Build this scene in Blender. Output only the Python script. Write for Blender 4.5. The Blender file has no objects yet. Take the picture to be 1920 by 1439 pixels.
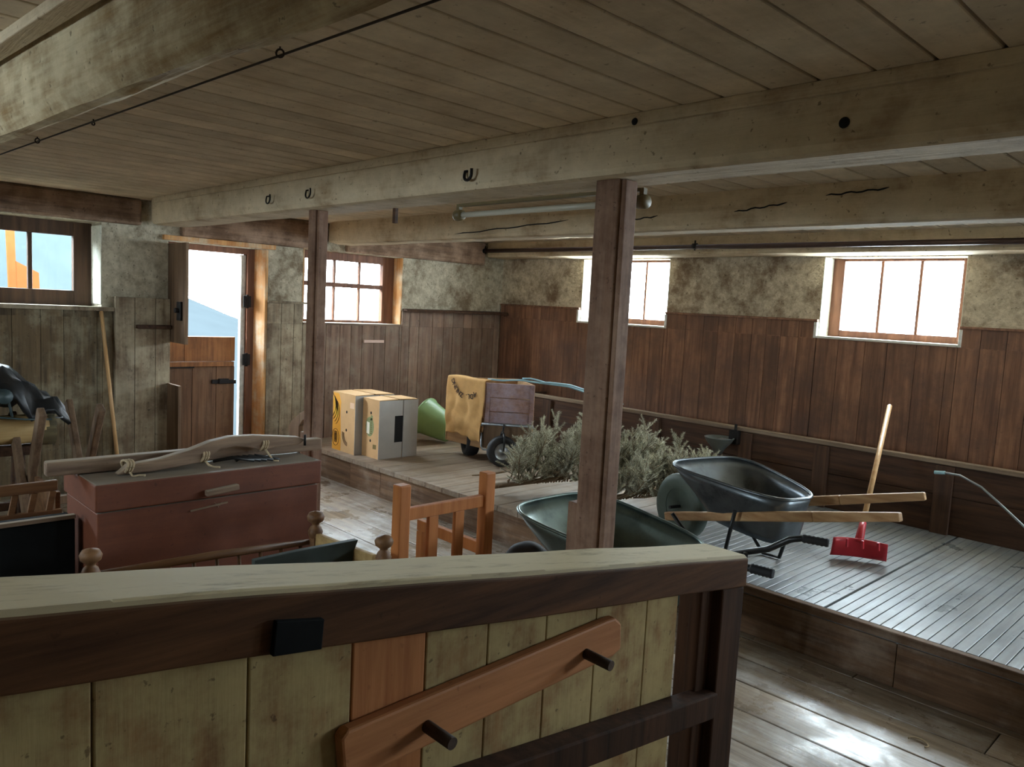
import bpy, math, random
from mathutils import Vector, Matrix, noise
R_ = random.Random(7)
S = bpy.context.scene
COL = S.collection
PI = math.pi

# ---------------------------------------------------------------- camera (found from the photo's vanishing points)
FL, CX, CY = 1453.91, 960.0, 719.5
YAW, PIT, ROL = math.radians(45.675), math.radians(5.6785), math.radians(2.988)
fw = Vector((-math.sin(YAW)*math.cos(PIT), math.cos(YAW)*math.cos(PIT), -math.sin(PIT)))
r0 = Vector((math.cos(YAW), math.sin(YAW), 0)); u0 = r0.cross(fw)
rt = math.cos(ROL)*r0 + math.sin(ROL)*u0
up = -math.sin(ROL)*r0 + math.cos(ROL)*u0
CAM = Vector((0, 0, 1.6))
def at(px, py, ax, val):
    d = rt*((px-CX)/FL) - up*((py-CY)/FL) + fw
    return CAM + d*((val-CAM[ax])/d[ax])
cd = bpy.data.cameras.new('camera'); cam = bpy.data.objects.new('camera', cd); COL.objects.link(cam)
cam.matrix_world = Matrix(((rt.x, up.x, -fw.x, CAM.x), (rt.y, up.y, -fw.y, CAM.y), (rt.z, up.z, -fw.z, CAM.z), (0, 0, 0, 1)))
cd.sensor_width = 36; cd.lens = FL/1920*36; cd.clip_start = .02; cd.clip_end = 300
S.camera = cam

LX, WY, ZC = -6.54, 6.15, 2.285      # left wall, window wall, ceiling
XE, YN = 3.0, -3.0                    # the other two walls
PY, PZ = 3.585, .247                  # platform edge and height

# ---------------------------------------------------------------- materials
def srgb(r, g, b, a=1):
    f = lambda c: (c/255/12.92) if c/255 <= .04045 else ((c/255+.055)/1.055)**2.4
    return (f(r), f(g), f(b), a)
MATS = {}
class NT:
    def __init__(s, name):
        s.m = bpy.data.materials.new(name); s.m.use_nodes = True
        s.t = s.m.node_tree; s.n = s.t.nodes; s.n.clear()
        s.out = s.n.new('ShaderNodeOutputMaterial')
    def new(s, typ, **kw):
        n = s.n.new('ShaderNode'+typ)
        for k, v in kw.items(): setattr(n, k, v)
        return n
    def link(s, a, b): s.t.links.new(a, b)
    def noise(s, vec, scale, detail=5, rough=.6):
        n = s.new('TexNoise'); n.inputs['Scale'].default_value = scale; n.inputs['Detail'].default_value = detail
        n.inputs['Roughness'].default_value = rough; s.link(vec, n.inputs['Vector']); return n.outputs['Fac']
    def ramp(s, fac, stops):
        n = s.new('ValToRGB'); e = n.color_ramp.elements
        while len(e) < len(stops): e.new(.5)
        for el, (p, c) in zip(e, stops):
            el.position = p; el.color = c if len(c) == 4 else (*c, 1)
        s.link(fac, n.inputs['Fac']); return n.outputs['Color']
    def step(s, fac, a, b):
        n = s.new('MapRange'); n.interpolation_type = 'SMOOTHSTEP'
        n.inputs['From Min'].default_value = a; n.inputs['From Max'].default_value = b
        s.link(fac, n.inputs['Value']); return n.outputs['Result']
    def mix(s, fac, a, b, mode='MIX'):
        n = s.new('Mix', data_type='RGBA', blend_type=mode)
        if isinstance(fac, (int, float)): n.inputs[0].default_value = fac
        else: s.link(fac, n.inputs[0])
        for i, c in ((6, a), (7, b)):
            if isinstance(c, tuple): n.inputs[i].default_value = c
            else: s.link(c, n.inputs[i])
        return n.outputs[2]
    def math(s, op, a, b=None):
        n = s.new('Math', operation=op)
        for i, c in ((0, a), (1, b)):
            if c is None: continue
            if isinstance(c, (int, float)): n.inputs[i].default_value = c
            else: s.link(c, n.inputs[i])
        return n.outputs[0]

def wood(name, c1, c2, axis='Z', paint=None, cover=.5, pscale=2.5, soft=.08, specks=.25, isl=.3, rough=.75, bump=.25, spec=.3, grain=1.0, dust_light=None, sheen=None):
    """worn timber: streaky grain along one axis, optional patchy paint or lime, fly specks, board to board variation"""
    if name in MATS: return MATS[name]
    k = NT(name); tc = k.new('TexCoord').outputs['Object']
    mp = k.new('Mapping'); sc = {'X': (1, 16, 16), 'Y': (16, 1, 16), 'Z': (16, 16, 1)}[axis]
    mp.inputs['Scale'].default_value = [v*grain for v in sc]; k.link(tc, mp.inputs['Vector'])
    geo = k.new('NewGeometry'); rnd = geo.outputs['Random Per Island']
    off = k.new('CombineXYZ')
    for i in range(3): k.link(k.math('MULTIPLY', rnd, 7.0+i*3), off.inputs[i])
    va = k.new('VectorMath', operation='ADD'); k.link(mp.outputs[0], va.inputs[0]); k.link(off.outputs[0], va.inputs[1])
    g = k.noise(va.outputs[0], 1.6, 6, .65)
    col = k.ramp(g, [(.3, c1), (.68, c2)])
    if paint:
        p1 = k.noise(tc, pscale, 9, .68)
        p2 = k.noise(va.outputs[0], 2.2, 5, .7)
        f = k.math('ADD', k.math('MULTIPLY', p1, .72), k.math('MULTIPLY', p2, .28))
        th = .5 + (.5-cover)*.5
        f = k.step(f, th-soft, th+soft)
        pn = k.noise(tc, 7, 6, .7)
        pc = k.ramp(pn, [(.3, tuple(v*.72 for v in paint[:3])), (.7, paint)])
        col = k.mix(f, col, pc)
    if specks:
        sp = k.noise(tc, 38, 4, .6)
        col = k.mix(k.math('MULTIPLY', k.step(sp, .64, .7), specks), col, (c1[0]*.35, c1[1]*.35, c1[2]*.35, 1))
    if isl:
        h = k.new('HueSaturation'); k.link(col, h.inputs['Color'])
        mr = k.new('MapRange'); mr.inputs['To Min'].default_value = 1-isl; mr.inputs['To Max'].default_value = 1+isl*.8
        k.link(rnd, mr.inputs['Value']); k.link(mr.outputs[0], h.inputs['Value']); col = h.outputs[0]
    b = k.new('BsdfPrincipled'); k.link(col, b.inputs['Base Color'])
    b.inputs['Roughness'].default_value = rough; b.inputs['Specular IOR Level'].default_value = spec
    if sheen:
        k.link(k.ramp(k.noise(tc, 3.2, 7, .7), [(.36, (sheen,)*3), (.62, (rough,)*3)]), b.inputs['Roughness'])
    if dust_light:                                      # pale upward faces: dust on chest and grey wood, painted window light on partition rail
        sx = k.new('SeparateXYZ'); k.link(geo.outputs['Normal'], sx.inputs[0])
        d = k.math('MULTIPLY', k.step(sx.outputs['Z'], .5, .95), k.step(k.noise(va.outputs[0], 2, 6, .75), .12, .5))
        col2 = k.mix(k.math('MULTIPLY', d, dust_light[1]), col, dust_light[0]); k.link(col2, b.inputs['Base Color'])
    bp = k.new('Bump'); bp.inputs['Strength'].default_value = bump; bp.inputs['Distance'].default_value = .006
    k.link(g, bp.inputs['Height']); k.link(bp.outputs[0], b.inputs['Normal'])
    k.link(b.outputs[0], k.out.inputs['Surface']); MATS[name] = k.m; return k.m

def plaster(name, a, b_, stain, scale=3.0, cover=.5, bump=.6):
    if name in MATS: return MATS[name]
    k = NT(name); tc = k.new('TexCoord').outputs['Object']
    n1 = k.noise(tc, scale, 10, .72); n2 = k.noise(tc, 16, 8, .75); n3 = k.noise(tc, 1.3, 4, .6)
    col = k.ramp(n2, [(.32, a), (.62, b_)])
    f = k.math('ADD', k.math('MULTIPLY', n1, .65), k.math('MULTIPLY', n3, .35))
    th = .5+(.5-cover)*.4
    col = k.mix(k.step(f, th-.07, th+.09), col, stain)
    sp = k.noise(tc, 45, 4, .6); col = k.mix(k.math('MULTIPLY', k.step(sp, .62, .68), .6), col, tuple(v*.3 for v in stain[:3])+(1,))
    b = k.new('BsdfPrincipled'); k.link(col, b.inputs['Base Color']); b.inputs['Roughness'].default_value = .9
    b.inputs['Specular IOR Level'].default_value = .15
    bp = k.new('Bump'); bp.inputs['Strength'].default_value = bump; bp.inputs['Distance'].default_value = .03
    k.link(k.math('ADD', n2, n1), bp.inputs['Height']); k.link(bp.outputs[0], b.inputs['Normal'])
    k.link(b.outputs[0], k.out.inputs['Surface']); MATS[name] = k.m; return k.m

def plain(name, c, rough=.6, metal=0, spec=.4, var=.15, vscale=9, bump=0, isl=0, dirt=None):
    if name in MATS: return MATS[name]
    k = NT(name); tc = k.new('TexCoord').outputs['Object']
    n = k.noise(tc, vscale, 6, .65)
    col = k.ramp(n, [(.3, tuple(v*(1-var) for v in c[:3])), (.7, tuple(min(1, v*(1+var)) for v in c[:3]))])
    if dirt: col = k.mix(k.step(k.noise(tc, 5, 8, .7), .5, .68), col, dirt)
    if isl:
        h = k.new('HueSaturation'); k.link(col, h.inputs['Color'])
        mr = k.new('MapRange'); mr.inputs['To Min'].default_value = 1-isl; mr.inputs['To Max'].default_value = 1+isl
        k.link(k.new('NewGeometry').outputs['Random Per Island'], mr.inputs['Value']); k.link(mr.outputs[0], h.inputs['Value']); col = h.outputs[0]
    b = k.new('BsdfPrincipled'); k.link(col, b.inputs['Base Color']); b.inputs['Roughness'].default_value = rough
    b.inputs['Metallic'].default_value = metal; b.inputs['Specular IOR Level'].default_value = spec
    if bump:
        bp = k.new('Bump'); bp.inputs['Strength'].default_value = bump; bp.inputs['Distance'].default_value = .005
        k.link(k.noise(tc, vscale*4, 5, .7), bp.inputs['Height']); k.link(bp.outputs[0], b.inputs['Normal'])
    k.link(b.outputs[0], k.out.inputs['Surface']); MATS[name] = k.m; return k.m

def glass_mat():
    k = NT('window glass')
    t = k.new('BsdfTransparent'); t.inputs[0].default_value = (.96, .98, .97, 1)
    g = k.new('BsdfGlossy'); g.inputs['Roughness'].default_value = .05
    m = k.new('MixShader'); m.inputs[0].default_value = .05
    k.link(t.outputs[0], m.inputs[1]); k.link(g.outputs[0], m.inputs[2]); k.link(m.outputs[0], k.out.inputs['Surface'])
    MATS['glass'] = k.m; return k.m
GLASS = glass_mat()

LIME = srgb(196, 178, 142); LIME2 = srgb(188, 176, 150)
m_ceil = wood('limewashed ceiling boards', srgb(128, 104, 78), srgb(168, 142, 112), 'Y', srgb(222, 204, 176), .78, 3.0, .26, .45, .12, .8, .2)
m_beam = wood('limewashed beam', srgb(110, 82, 54), srgb(150, 122, 86), 'X', srgb(208, 190, 160), .72, 4.5, .17, .6, 0, .85, .7)
m_beamn = wood('patchy hewn beam', srgb(96, 72, 42), srgb(146, 116, 74), 'X', srgb(206, 190, 156), .52, 2.4, .12, .6, 0, .85, .8)
MATS['x'] = m_beamn
m_plate = wood('bare dark wall plate', srgb(66, 48, 36), srgb(120, 94, 72), 'Y', srgb(164, 136, 114), .48, 4, .14, .5, .1, .85, .6)
m_post = wood('worn post', srgb(72, 46, 34), srgb(124, 88, 66), 'Z', srgb(166, 134, 112), .46, 3.0, .16, .5, .15, .75, .4)
m_plas = plaster('stained lime plaster', srgb(156, 144, 122), srgb(212, 202, 178), srgb(122, 104, 82), 3.6, .42, .9)
m_plas_y = plaster('flaking lime plaster', srgb(160, 142, 116), srgb(222, 208, 182), srgb(124, 102, 80), 3.8, .42, .9)
m_wain_l = wood('limewashed wainscot', srgb(86, 70, 54), srgb(128, 108, 86), 'Z', srgb(178, 164, 138), .5, 4.5, .13, .6, .2, .8, .35)
m_wain_c = wood('brown grey wainscot', srgb(92, 70, 58), srgb(144, 116, 96), 'Z', srgb(152, 134, 116), .36, 4.0, .12, .5, .2, .75, .35)
m_wain_r = wood('red brown wainscot', srgb(92, 60, 44), srgb(156, 112, 84), 'Z', srgb(98, 72, 60), .4, 3.5, .16, .3, .2, .6, .25, .35)
m_floor = wood('worn grey floor boards', srgb(104, 88, 72), srgb(166, 150, 130), 'X', srgb(206, 202, 196), .34, 2.6, .1, .25, .2, .55, .3, .6, sheen=.16)
m_plat = wood('platform boards', srgb(108, 88, 70), srgb(156, 136, 114), 'Y', srgb(176, 164, 148), .35, 2, .15, .2, .15, .55, .2, .45)
m_slat = wood('sky tinted grooved boards', srgb(104, 108, 110), srgb(148, 154, 158), 'Y', srgb(122, 118, 110), .35, 2, .2, .1, .1, .45, .1, .7, sheen=.26)  # bluish tint paints the sky reflection into the board colour
m_step = wood('stained platform front', srgb(78, 56, 40), srgb(128, 98, 72), 'X', srgb(170, 150, 132), .28, 2.2, .14, .2, .2, .8, .3)
m_mang = wood('dark manger boards', srgb(48, 32, 24), srgb(92, 64, 46), 'X', None, specks=.2, isl=.2, rough=.7)
m_mangp = wood('manger battens', srgb(52, 36, 28), srgb(98, 70, 52), 'Z', None, specks=.2, isl=.15, rough=.7)
m_railtop = wood('grey worn rail', srgb(104, 86, 70), srgb(150, 132, 112), 'X', None, specks=.2, isl=.1, rough=.6)
m_prail = wood('partition rail', srgb(52, 32, 20), srgb(96, 64, 40), 'Y', None, specks=.3, isl=0, rough=.7, bump=.3, spec=.12, dust_light=(srgb(206, 192, 156), .95))  # pale top paints in the window light falling on the rail
m_ppost = wood('partition post', srgb(38, 25, 17), srgb(72, 47, 31), 'Z', None, specks=.3, isl=0, rough=.75, spec=.12)
m_pplank = wood('cream partition plank', srgb(112, 76, 44), srgb(156, 116, 74), 'Z', srgb(178, 156, 108), .6, 7, .12, .6, .14, .75, .3)
m_pbare = wood('bare orange plank', srgb(150, 92, 50), srgb(186, 124, 76), 'Z', None, specks=.25, isl=0, rough=.65)
m_peg = wood('orange peg rail', srgb(140, 88, 50), srgb(178, 120, 76), 'Y', None, specks=.3, isl=0, rough=.6)
m_dark = wood('dark oiled peg', srgb(48, 36, 28), srgb(80, 60, 46), 'X', None, specks=.2, isl=0, rough=.6)
m_chest = wood('red brown chest paint', srgb(96, 53, 32), srgb(130, 72, 44), 'Y', srgb(106, 56, 34), .7, 1.5, .2, .5, .06, .6, .15, .4, dust_light=(srgb(140, 132, 118), .85))
m_grey = wood('weathered grey brown wood', srgb(92, 72, 58), srgb(150, 126, 104), 'Y', None, specks=.3, isl=.15, rough=.75, dust_light=(srgb(176, 162, 140), .6))
m_greyz = wood('weathered wood upright', srgb(84, 64, 48), srgb(132, 106, 82), 'Z', None, specks=.3, isl=.2, rough=.75)
m_stick = wood('pale smooth handle', srgb(176, 134, 88), srgb(206, 168, 120), 'Z', None, specks=.05, isl=0, rough=.45)
m_hand = wood('ash barrow handle', srgb(160, 118, 78), srgb(202, 166, 122), 'X', None, specks=.05, isl=.05, rough=.5)
m_chair = wood('orange pine', srgb(158, 92, 46), srgb(190, 122, 68), 'Z', None, specks=.08, isl=.1, rough=.5)
m_wagon = wood('turned brown wood', srgb(84, 56, 36), srgb(132, 96, 64), 'Y', None, specks=.2, isl=.1, rough=.55)
m_door = wood('door boards', srgb(122, 78, 44), srgb(172, 116, 70), 'Z', srgb(88, 60, 44), .35, 2, .16, .3, .12, .7)
m_doorlow = wood('dark lower door boards', srgb(82, 56, 40), srgb(132, 98, 72), 'Z', srgb(150, 122, 96), .3, 2, .16, .3, .15, .75)
m_framed = wood('dark window frame', srgb(46, 32, 22), srgb(84, 60, 42), 'Z', None, specks=.2, isl=.1, rough=.6)
m_frame = wood('red brown window frame', srgb(92, 58, 42), srgb(136, 94, 70), 'Z', None, specks=.2, isl=.1, rough=.6)
m_jamb = wood('sun tinted orange jamb', srgb(170, 112, 62), srgb(214, 164, 106), 'Z', srgb(214, 196, 166), .4, 4, .1, .2, .05, .7)  # orange tone and pale patches paint sunlight onto the jamb
m_white = wood('white painted sill and lit stop', srgb(186, 182, 170), srgb(226, 224, 216), 'X', None, specks=.15, isl=0, rough=.5, bump=.1)
m_cart = wood('window tinted cart boards', srgb(108, 78, 68), srgb(160, 126, 112), 'X', srgb(172, 156, 168), .5, 3, .15, .25, .2, .7)  # mauve tint paints bluish window light onto the end boards
m_cartb = wood('tan cart boards', srgb(140, 104, 72), srgb(188, 150, 108), 'X', None, specks=.2, isl=.1, rough=.7)
m_card = plain('brown cardboard', srgb(206, 166, 118), .8, var=.06, spec=.2)
m_cardg = plain('grey cardboard', srgb(170, 166, 160), .8, var=.06, spec=.2)
m_orange = plain('orange print', srgb(222, 156, 52), .7, var=.05)
m_yellow = plain('yellow print', srgb(224, 176, 60), .7, var=.05)
m_ink = plain('dark ink', srgb(64, 42, 26), .8, var=.05)
m_black = plain('black hole', srgb(20, 19, 20), .9, var=.05)
m_lgreen = plain('green label', srgb(134, 142, 96), .7, var=.2, vscale=60)
m_lwhite = plain('white label', srgb(236, 230, 208), .7, var=.03)
m_green = plain('pale green plastic', srgb(140, 176, 120), .4, var=.08, spec=.5)
m_sack = plain('jute sack', srgb(196, 154, 100), .9, var=.12, vscale=14, bump=.25, spec=.1)
m_rubber = plain('black rubber', srgb(36, 36, 38), .7, var=.2)
m_wheelg = plain('grey green tyre', srgb(84, 94, 84), .55, var=.15)
m_iron = plain('black iron', srgb(34, 31, 30), .55, .6, var=.25)
m_steel = plain('galvanised steel', srgb(150, 156, 160), .38, .85, var=.18)
m_tray_g = plain('green steel tray', srgb(92, 104, 98), .32, .75, var=.18, spec=.6, dirt=srgb(70, 78, 74))
m_tray_d = plain('dark steel tray', srgb(100, 106, 110), .32, .8, var=.18, spec=.6, dirt=srgb(74, 78, 80))
m_btube = plain('black painted tube', srgb(26, 28, 30), .35, .2, var=.1, spec=.6)
m_red = plain('red plastic', srgb(190, 44, 58), .4, var=.08, spec=.5)
m_tube = plain('white lamp tube', srgb(176, 172, 156), .35, var=.05)
m_cap = plain('yellowed lamp holder', srgb(98, 84, 54), .5, var=.15)
m_pipe = plain('brown pipe', srgb(62, 44, 38), .45, var=.2)
m_wire = plain('rusty wire', srgb(44, 34, 26), .6, .3, var=.2)
m_rope = plain('pale rope', srgb(170, 150, 120), .85, var=.2, vscale=50)
m_cord = plain('pale blue cord', srgb(150, 186, 196), .6, var=.1)
m_leather = plain('black leather', srgb(24, 26, 28), .4, var=.3, spec=.5)
m_leatherl = plain('blue grey pad', srgb(58, 72, 74), .5, var=.2)
m_log = wood('pale split log', srgb(150, 118, 72), srgb(190, 160, 108), 'Y', None, specks=.2, isl=0, rough=.7)
m_bark = wood('log bark', srgb(70, 62, 44), srgb(112, 100, 70), 'Y', None, specks=.3, isl=0, rough=.85, bump=.6)
m_needle = plain('dry spruce needles', srgb(196, 194, 172), .8, var=.25, isl=.4, spec=.2)
m_twig = plain('spruce twig', srgb(118, 96, 70), .8, var=.2)
m_hill = plain('distant dark wooded slope', (.0115, .0143, .0150), .95, var=.08, vscale=.6, spec=0)
m_ext_b = plain('outbuilding boards', (.031, .040, .042), .9, var=.12, vscale=2, spec=0)
m_ext_o = plain('orange timber', (.12, .036, .012), .8, var=.1, spec=0)
m_basin = plain('grey enamel', srgb(96, 104, 102), .35, .3, var=.15, spec=.5)
m_canvas = plain('dark green canvas', srgb(42, 50, 44), .7, var=.2)
m_strip = plain('pale wood strip', srgb(206, 176, 160), .6, var=.05)
m_tack = plain('tar black plate', srgb(18, 19, 19), .8, var=.3, spec=.1)

# ---------------------------------------------------------------- mesh helpers
ORG = {}
class MB:
    def __init__(s): s.v = []; s.f = []; s.sm = []
    def add(s, v, f, smooth=False):
        o = len(s.v); s.v += [Vector(p) for p in v]; s.f += [tuple(i+o for i in q) for q in f]; s.sm += [smooth]*len(f); return s
    def hexa(s, p):      # 8 corners: bottom loop then top loop
        return s.add(p, [(3, 2, 1, 0), (4, 5, 6, 7), (0, 1, 5, 4), (1, 2, 6, 5), (2, 3, 7, 6), (3, 0, 4, 7)])
    def box(s, x0, x1, y0, y1, z0, z1):
        return s.hexa([(x0, y0, z0), (x1, y0, z0), (x1, y1, z0), (x0, y1, z0), (x0, y0, z1), (x1, y0, z1), (x1, y1, z1), (x0, y1, z1)])
    def bar(s, a, b, w, h, upv=(0, 0, 1), w2=None, h2=None):   # rectangular bar from a to b: w sideways, h along upv
        a, b = Vector(a), Vector(b); d = (b-a).normalized(); sd = d.cross(Vector(upv))
        if sd.length < 1e-4: sd = d.cross(Vector((1, 0, 0)))
        sd.normalize(); u = sd.cross(d).normalized()
        w2 = w if w2 is None else w2; h2 = h if h2 is None else h2
        q = lambda c, w, h: [c-sd*w/2-u*h/2, c+sd*w/2-u*h/2, c+sd*w/2+u*h/2, c-sd*w/2+u*h/2]
        return s.hexa(q(a, w, h)+q(b, w2, h2))
    def tube(s, pts, r, n=10, cap=True):
        pts = [Vector(p) for p in pts]; rs = r if isinstance(r, (list, tuple)) else [r]*len(pts)
        v = []; prev = None
        for i, p in enumerate(pts):
            d = (pts[min(i+1, len(pts)-1)]-pts[max(i-1, 0)])
            d = d.normalized() if d.length > 1e-9 else Vector((0, 0, 1))
            if prev is None:
                a = d.cross(Vector((0, 0, 1)))
                if a.length < .05: a = d.cross(Vector((1, 0, 0)))
            else: a = prev - d*prev.dot(d)
            a.normalize(); prev = a; b = d.cross(a)
            v += [p + (a*math.cos(2*PI*j/n)+b*math.sin(2*PI*j/n))*rs[i] for j in range(n)]
        f = [(i*n+j, i*n+(j+1) % n, (i+1)*n+(j+1) % n, (i+1)*n+j) for i in range(len(pts)-1) for j in range(n)]
        s.add(v, f, True)
        if cap:
            o = len(s.v)-len(v); s.f.append(tuple(o+j for j in reversed(range(n)))); s.sm.append(False)
            o2 = o+(len(pts)-1)*n; s.f.append(tuple(o2+j for j in range(n))); s.sm.append(False)
        return s
    def lathe(s, base, axis, prof, n=24):        # prof: (distance along axis, radius)
        base, ax = Vector(base), Vector(axis).normalized()
        a = ax.cross(Vector((0, 0, 1)))
        if a.length < .05: a = ax.cross(Vector((1, 0, 0)))
        a.normalize(); b = ax.cross(a)
        v = [base+ax*h+(a*math.cos(2*PI*j/n)+b*math.sin(2*PI*j/n))*max(r, 1e-4) for h, r in prof for j in range(n)]
        f = [(i*n+j, i*n+(j+1) % n, (i+1)*n+(j+1) % n, (i+1)*n+j) for i in range(len(prof)-1) for j in range(n)]
        return s.add(v, f, True)
    def prism(s, loop, off):                     # closed outline (3D points) pushed along off
        n = len(loop); off = Vector(off); v = [Vector(p) for p in loop]+[Vector(p)+off for p in loop]
        return s.add(v, [tuple(reversed(range(n))), tuple(range(n, 2*n))]+[(i, (i+1) % n, n+(i+1) % n, n+i) for i in range(n)])
    def build(s, name, m, parent=None, loc=None, bevel=0, solid=0, sub=0, kind=None):
        org = ORG[parent.name] if parent else Vector(loc if loc is not None else (0, 0, 0))
        me = bpy.data.meshes.new(name); me.from_pydata([p-org for p in s.v], [], s.f)
        me.polygons.foreach_set('use_smooth', s.sm); me.update()
        import bmesh
        bm = bmesh.new(); bm.from_mesh(me); bmesh.ops.recalc_face_normals(bm, faces=bm.faces[:]); bm.to_mesh(me); bm.free()
        o = bpy.data.objects.new(name, me); COL.objects.link(o); me.materials.append(MATS.get(m) if isinstance(m, str) else m)
        if parent: o.parent = parent
        else: o.location = org
        ORG[o.name] = org
        if solid: q = o.modifiers.new('thick', 'SOLIDIFY'); q.thickness = solid; q.offset = 0
        if bevel: q = o.modifiers.new('bevel', 'BEVEL'); q.width = bevel; q.segments = 2; q.limit_method = 'ANGLE'; q.angle_limit = .7
        if sub: q = o.modifiers.new('sub', 'SUBSURF'); q.levels = sub; q.render_levels = sub
        if kind: o['kind'] = kind
        return o
def thing(name, label, cat, loc, group=None, kind=None):
    o = bpy.data.objects.new(name, None); COL.objects.link(o); o.location = loc; o.empty_display_size = .1
    ORG[o.name] = Vector(loc)
    if kind: o['kind'] = kind
    return tag(o, label, cat, group)
def tag(o, label, cat, group=None):
    if label: o['label'] = label
    if cat: o['category'] = cat
    if group: o['group'] = group
    return o
def struct(name, loc=(0, 0, 0)): return thing(name, None, None, loc, kind='structure')

def hewn(prof, x0, x1, seg=40, amp=.008, seed=0, skew=0.0, ends=0.0):
    """a hewn beam along x: cross-section prof [(y,z)...] with adze unevenness"""
    mb = MB(); n = len(prof); v = []
    cy = sum(p[0] for p in prof)/n; cz = sum(p[1] for p in prof)/n
    for i in range(seg+1):
        x = x0+(x1-x0)*i/seg
        k = 1-ends*max(0, 1-(x-x0)/.14)**2 if ends else 1
        for j, (y, z) in enumerate(prof):
            d = noise.noise(Vector((x*1.7, j*1.9+seed, seed)))*amp + noise.noise(Vector((x*7, j*3.1, seed+9)))*amp*.5
            vy, vz = y-cy, z-cz; L = math.hypot(vy, vz)
            dz = 0 if z > ZC-.012 else vz/L*d
            zz = (cz+vz*k+dz) if z < ZC-.012 else z
            v.append((x, cy+vy*k+vy/L*d+skew*(x+1.2), zz))
    f = [(i*n+j, i*n+(j+1) % n, (i+1)*n+(j+1) % n, (i+1)*n+j) for i in range(seg) for j in range(n)]
    f += [tuple(reversed(range(n))), tuple(seg*n+j for j in range(n))]
    return mb.add(v, f)
def cells(u0, u1, z0, z1, holes):
    us = sorted({u0, u1, *[h[0] for h in holes], *[h[1] for h in holes]}); zs = sorted({z0, z1, *[h[2] for h in holes], *[h[3] for h in holes]})
    us = [u for u in us if u0 <= u <= u1]; zs = [z for z in zs if z0 <= z <= z1]
    for a, b in zip(us, us[1:]):
        for c, d in zip(zs, zs[1:]):
            m, w = (a+b)/2, (c+d)/2
            if not any(h[0] < m < h[1] and h[2] < w < h[3] for h in holes): yield a, b, c, d

# ================================================================= THE ROOM
# openings: left wall (y0,y1,z0,z1), window wall (x0,x1,z0,z1)
W1 = (.75, 1.91, 1.43, 2.075); W2 = (3.62, 4.745, 1.335, 2.03); D1 = (2.41, 3.27, 0, 1.985)
W3 = (-5.33, -4.26, 1.468, 2.12); W4 = (-2.79, -1.755, 1.474, 2.12); W5 = (-1.0, .15, 1.474, 2.12)  # last opening is unseen, shifted to brighten platform and barrow tray
W6 = (-2.3, -.7, 1.35, 2.05)    # left wall, out of frame; added to light the beam faces
W8 = (4.7, 5.7, 1.45, 2.1)  # end wall, out of frame; added to light surfaces from the right
W9 = (-3.7, -2.4, 1.45, 2.05)  # rear wall, out of frame; added to light beam and post faces
W10 = (1.5, 2.6, 1.474, 2.12)       # window wall, out of frame; added for more light on platform and trays
T = .34
mb = MB()
for a, b, c, d in cells(YN-.3, WY+T, 0, ZC+.05, [W1, W2, D1, W6]): mb.box(LX-T, LX, a, b, c, d)
wl = mb.build('wall_left', m_plas, kind='structure')
mb = MB()
for a, b, c, d in cells(LX, XE, 0, ZC+.05, [W3, W4, W5, W10]): mb.box(a, b, WY, WY+T, c, d)
wr = mb.build('wall_right', m_plas_y, kind='structure')
mb = MB()
for a, b, c, d in cells(LX, XE, 0, ZC+.05, [W9]): mb.box(a, b, YN-.3, YN, c, d)
mb.build('wall_rear', m_plas, kind='structure')
mb = MB()
for a, b, c, d in cells(YN-.3, WY+T, 0, ZC+.05, [W8]): mb.box(XE, XE+.3, a, b, c, d)
mb.build('wall_east', m_plas, kind='structure')
# ceiling boards run from wall to wall across the beams
mb = MB(); x = -6.54-.1
while x < XE:
    w = .155; mb.box(x+.005, x+w-.005, YN, WY, ZC, ZC+.03); x += w
mb.box(LX-.1, XE, YN, WY, ZC+.032, ZC+.06)
mb.build('ceiling', m_ceil, bevel=.005, kind='structure')
# floor boards run along the building
mb = MB(); y = YN
while y < PY-.001:
    y1 = min(y+.225, PY); x = LX
    while x < XE:
        x1 = min(XE, x+R_.uniform(2.2, 4.2)); mb.box(x+.002, x1-.002, y+.003, y1-.003, -.03, 0); x = x1
    y = y1
mb.box(LX, XE, YN, PY, -.06, -.032)
mb.build('floor', m_floor, bevel=.004, kind='structure')
MB().box(LX-T, XE+.3, YN-.3, WY+T, -.3, -.061).build('trim_4', m_step, kind='structure')
# raised platform along the window wall
pf = struct('trim_1', (-2, PY, 0))
mb = MB(); x = LX
while x < -2.75: mb.box(x+.002, x+.198, PY-.012, WY, PZ-.04, PZ); x += .2
mb.build('platform_boards', m_plat, pf, bevel=.003)
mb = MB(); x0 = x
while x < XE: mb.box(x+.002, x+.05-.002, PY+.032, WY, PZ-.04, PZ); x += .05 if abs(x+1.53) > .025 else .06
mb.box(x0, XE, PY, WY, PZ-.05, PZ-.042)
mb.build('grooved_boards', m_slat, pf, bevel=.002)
MB().box(x0+.002, XE, PY-.014, PY+.03, PZ-.04, PZ+.001).build('nosing', m_step, pf, bevel=.006)
mb = MB(); x = LX
for w in (.95, .45, 1.9, 2.1, 1.6, 2.6):
    mb.box(x+.001, min(x+w, XE)-.001, PY, PY+.05, -.06, PZ-.041); x += w
mb.build('platform_front', m_step, pf, bevel=.004)
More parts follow.
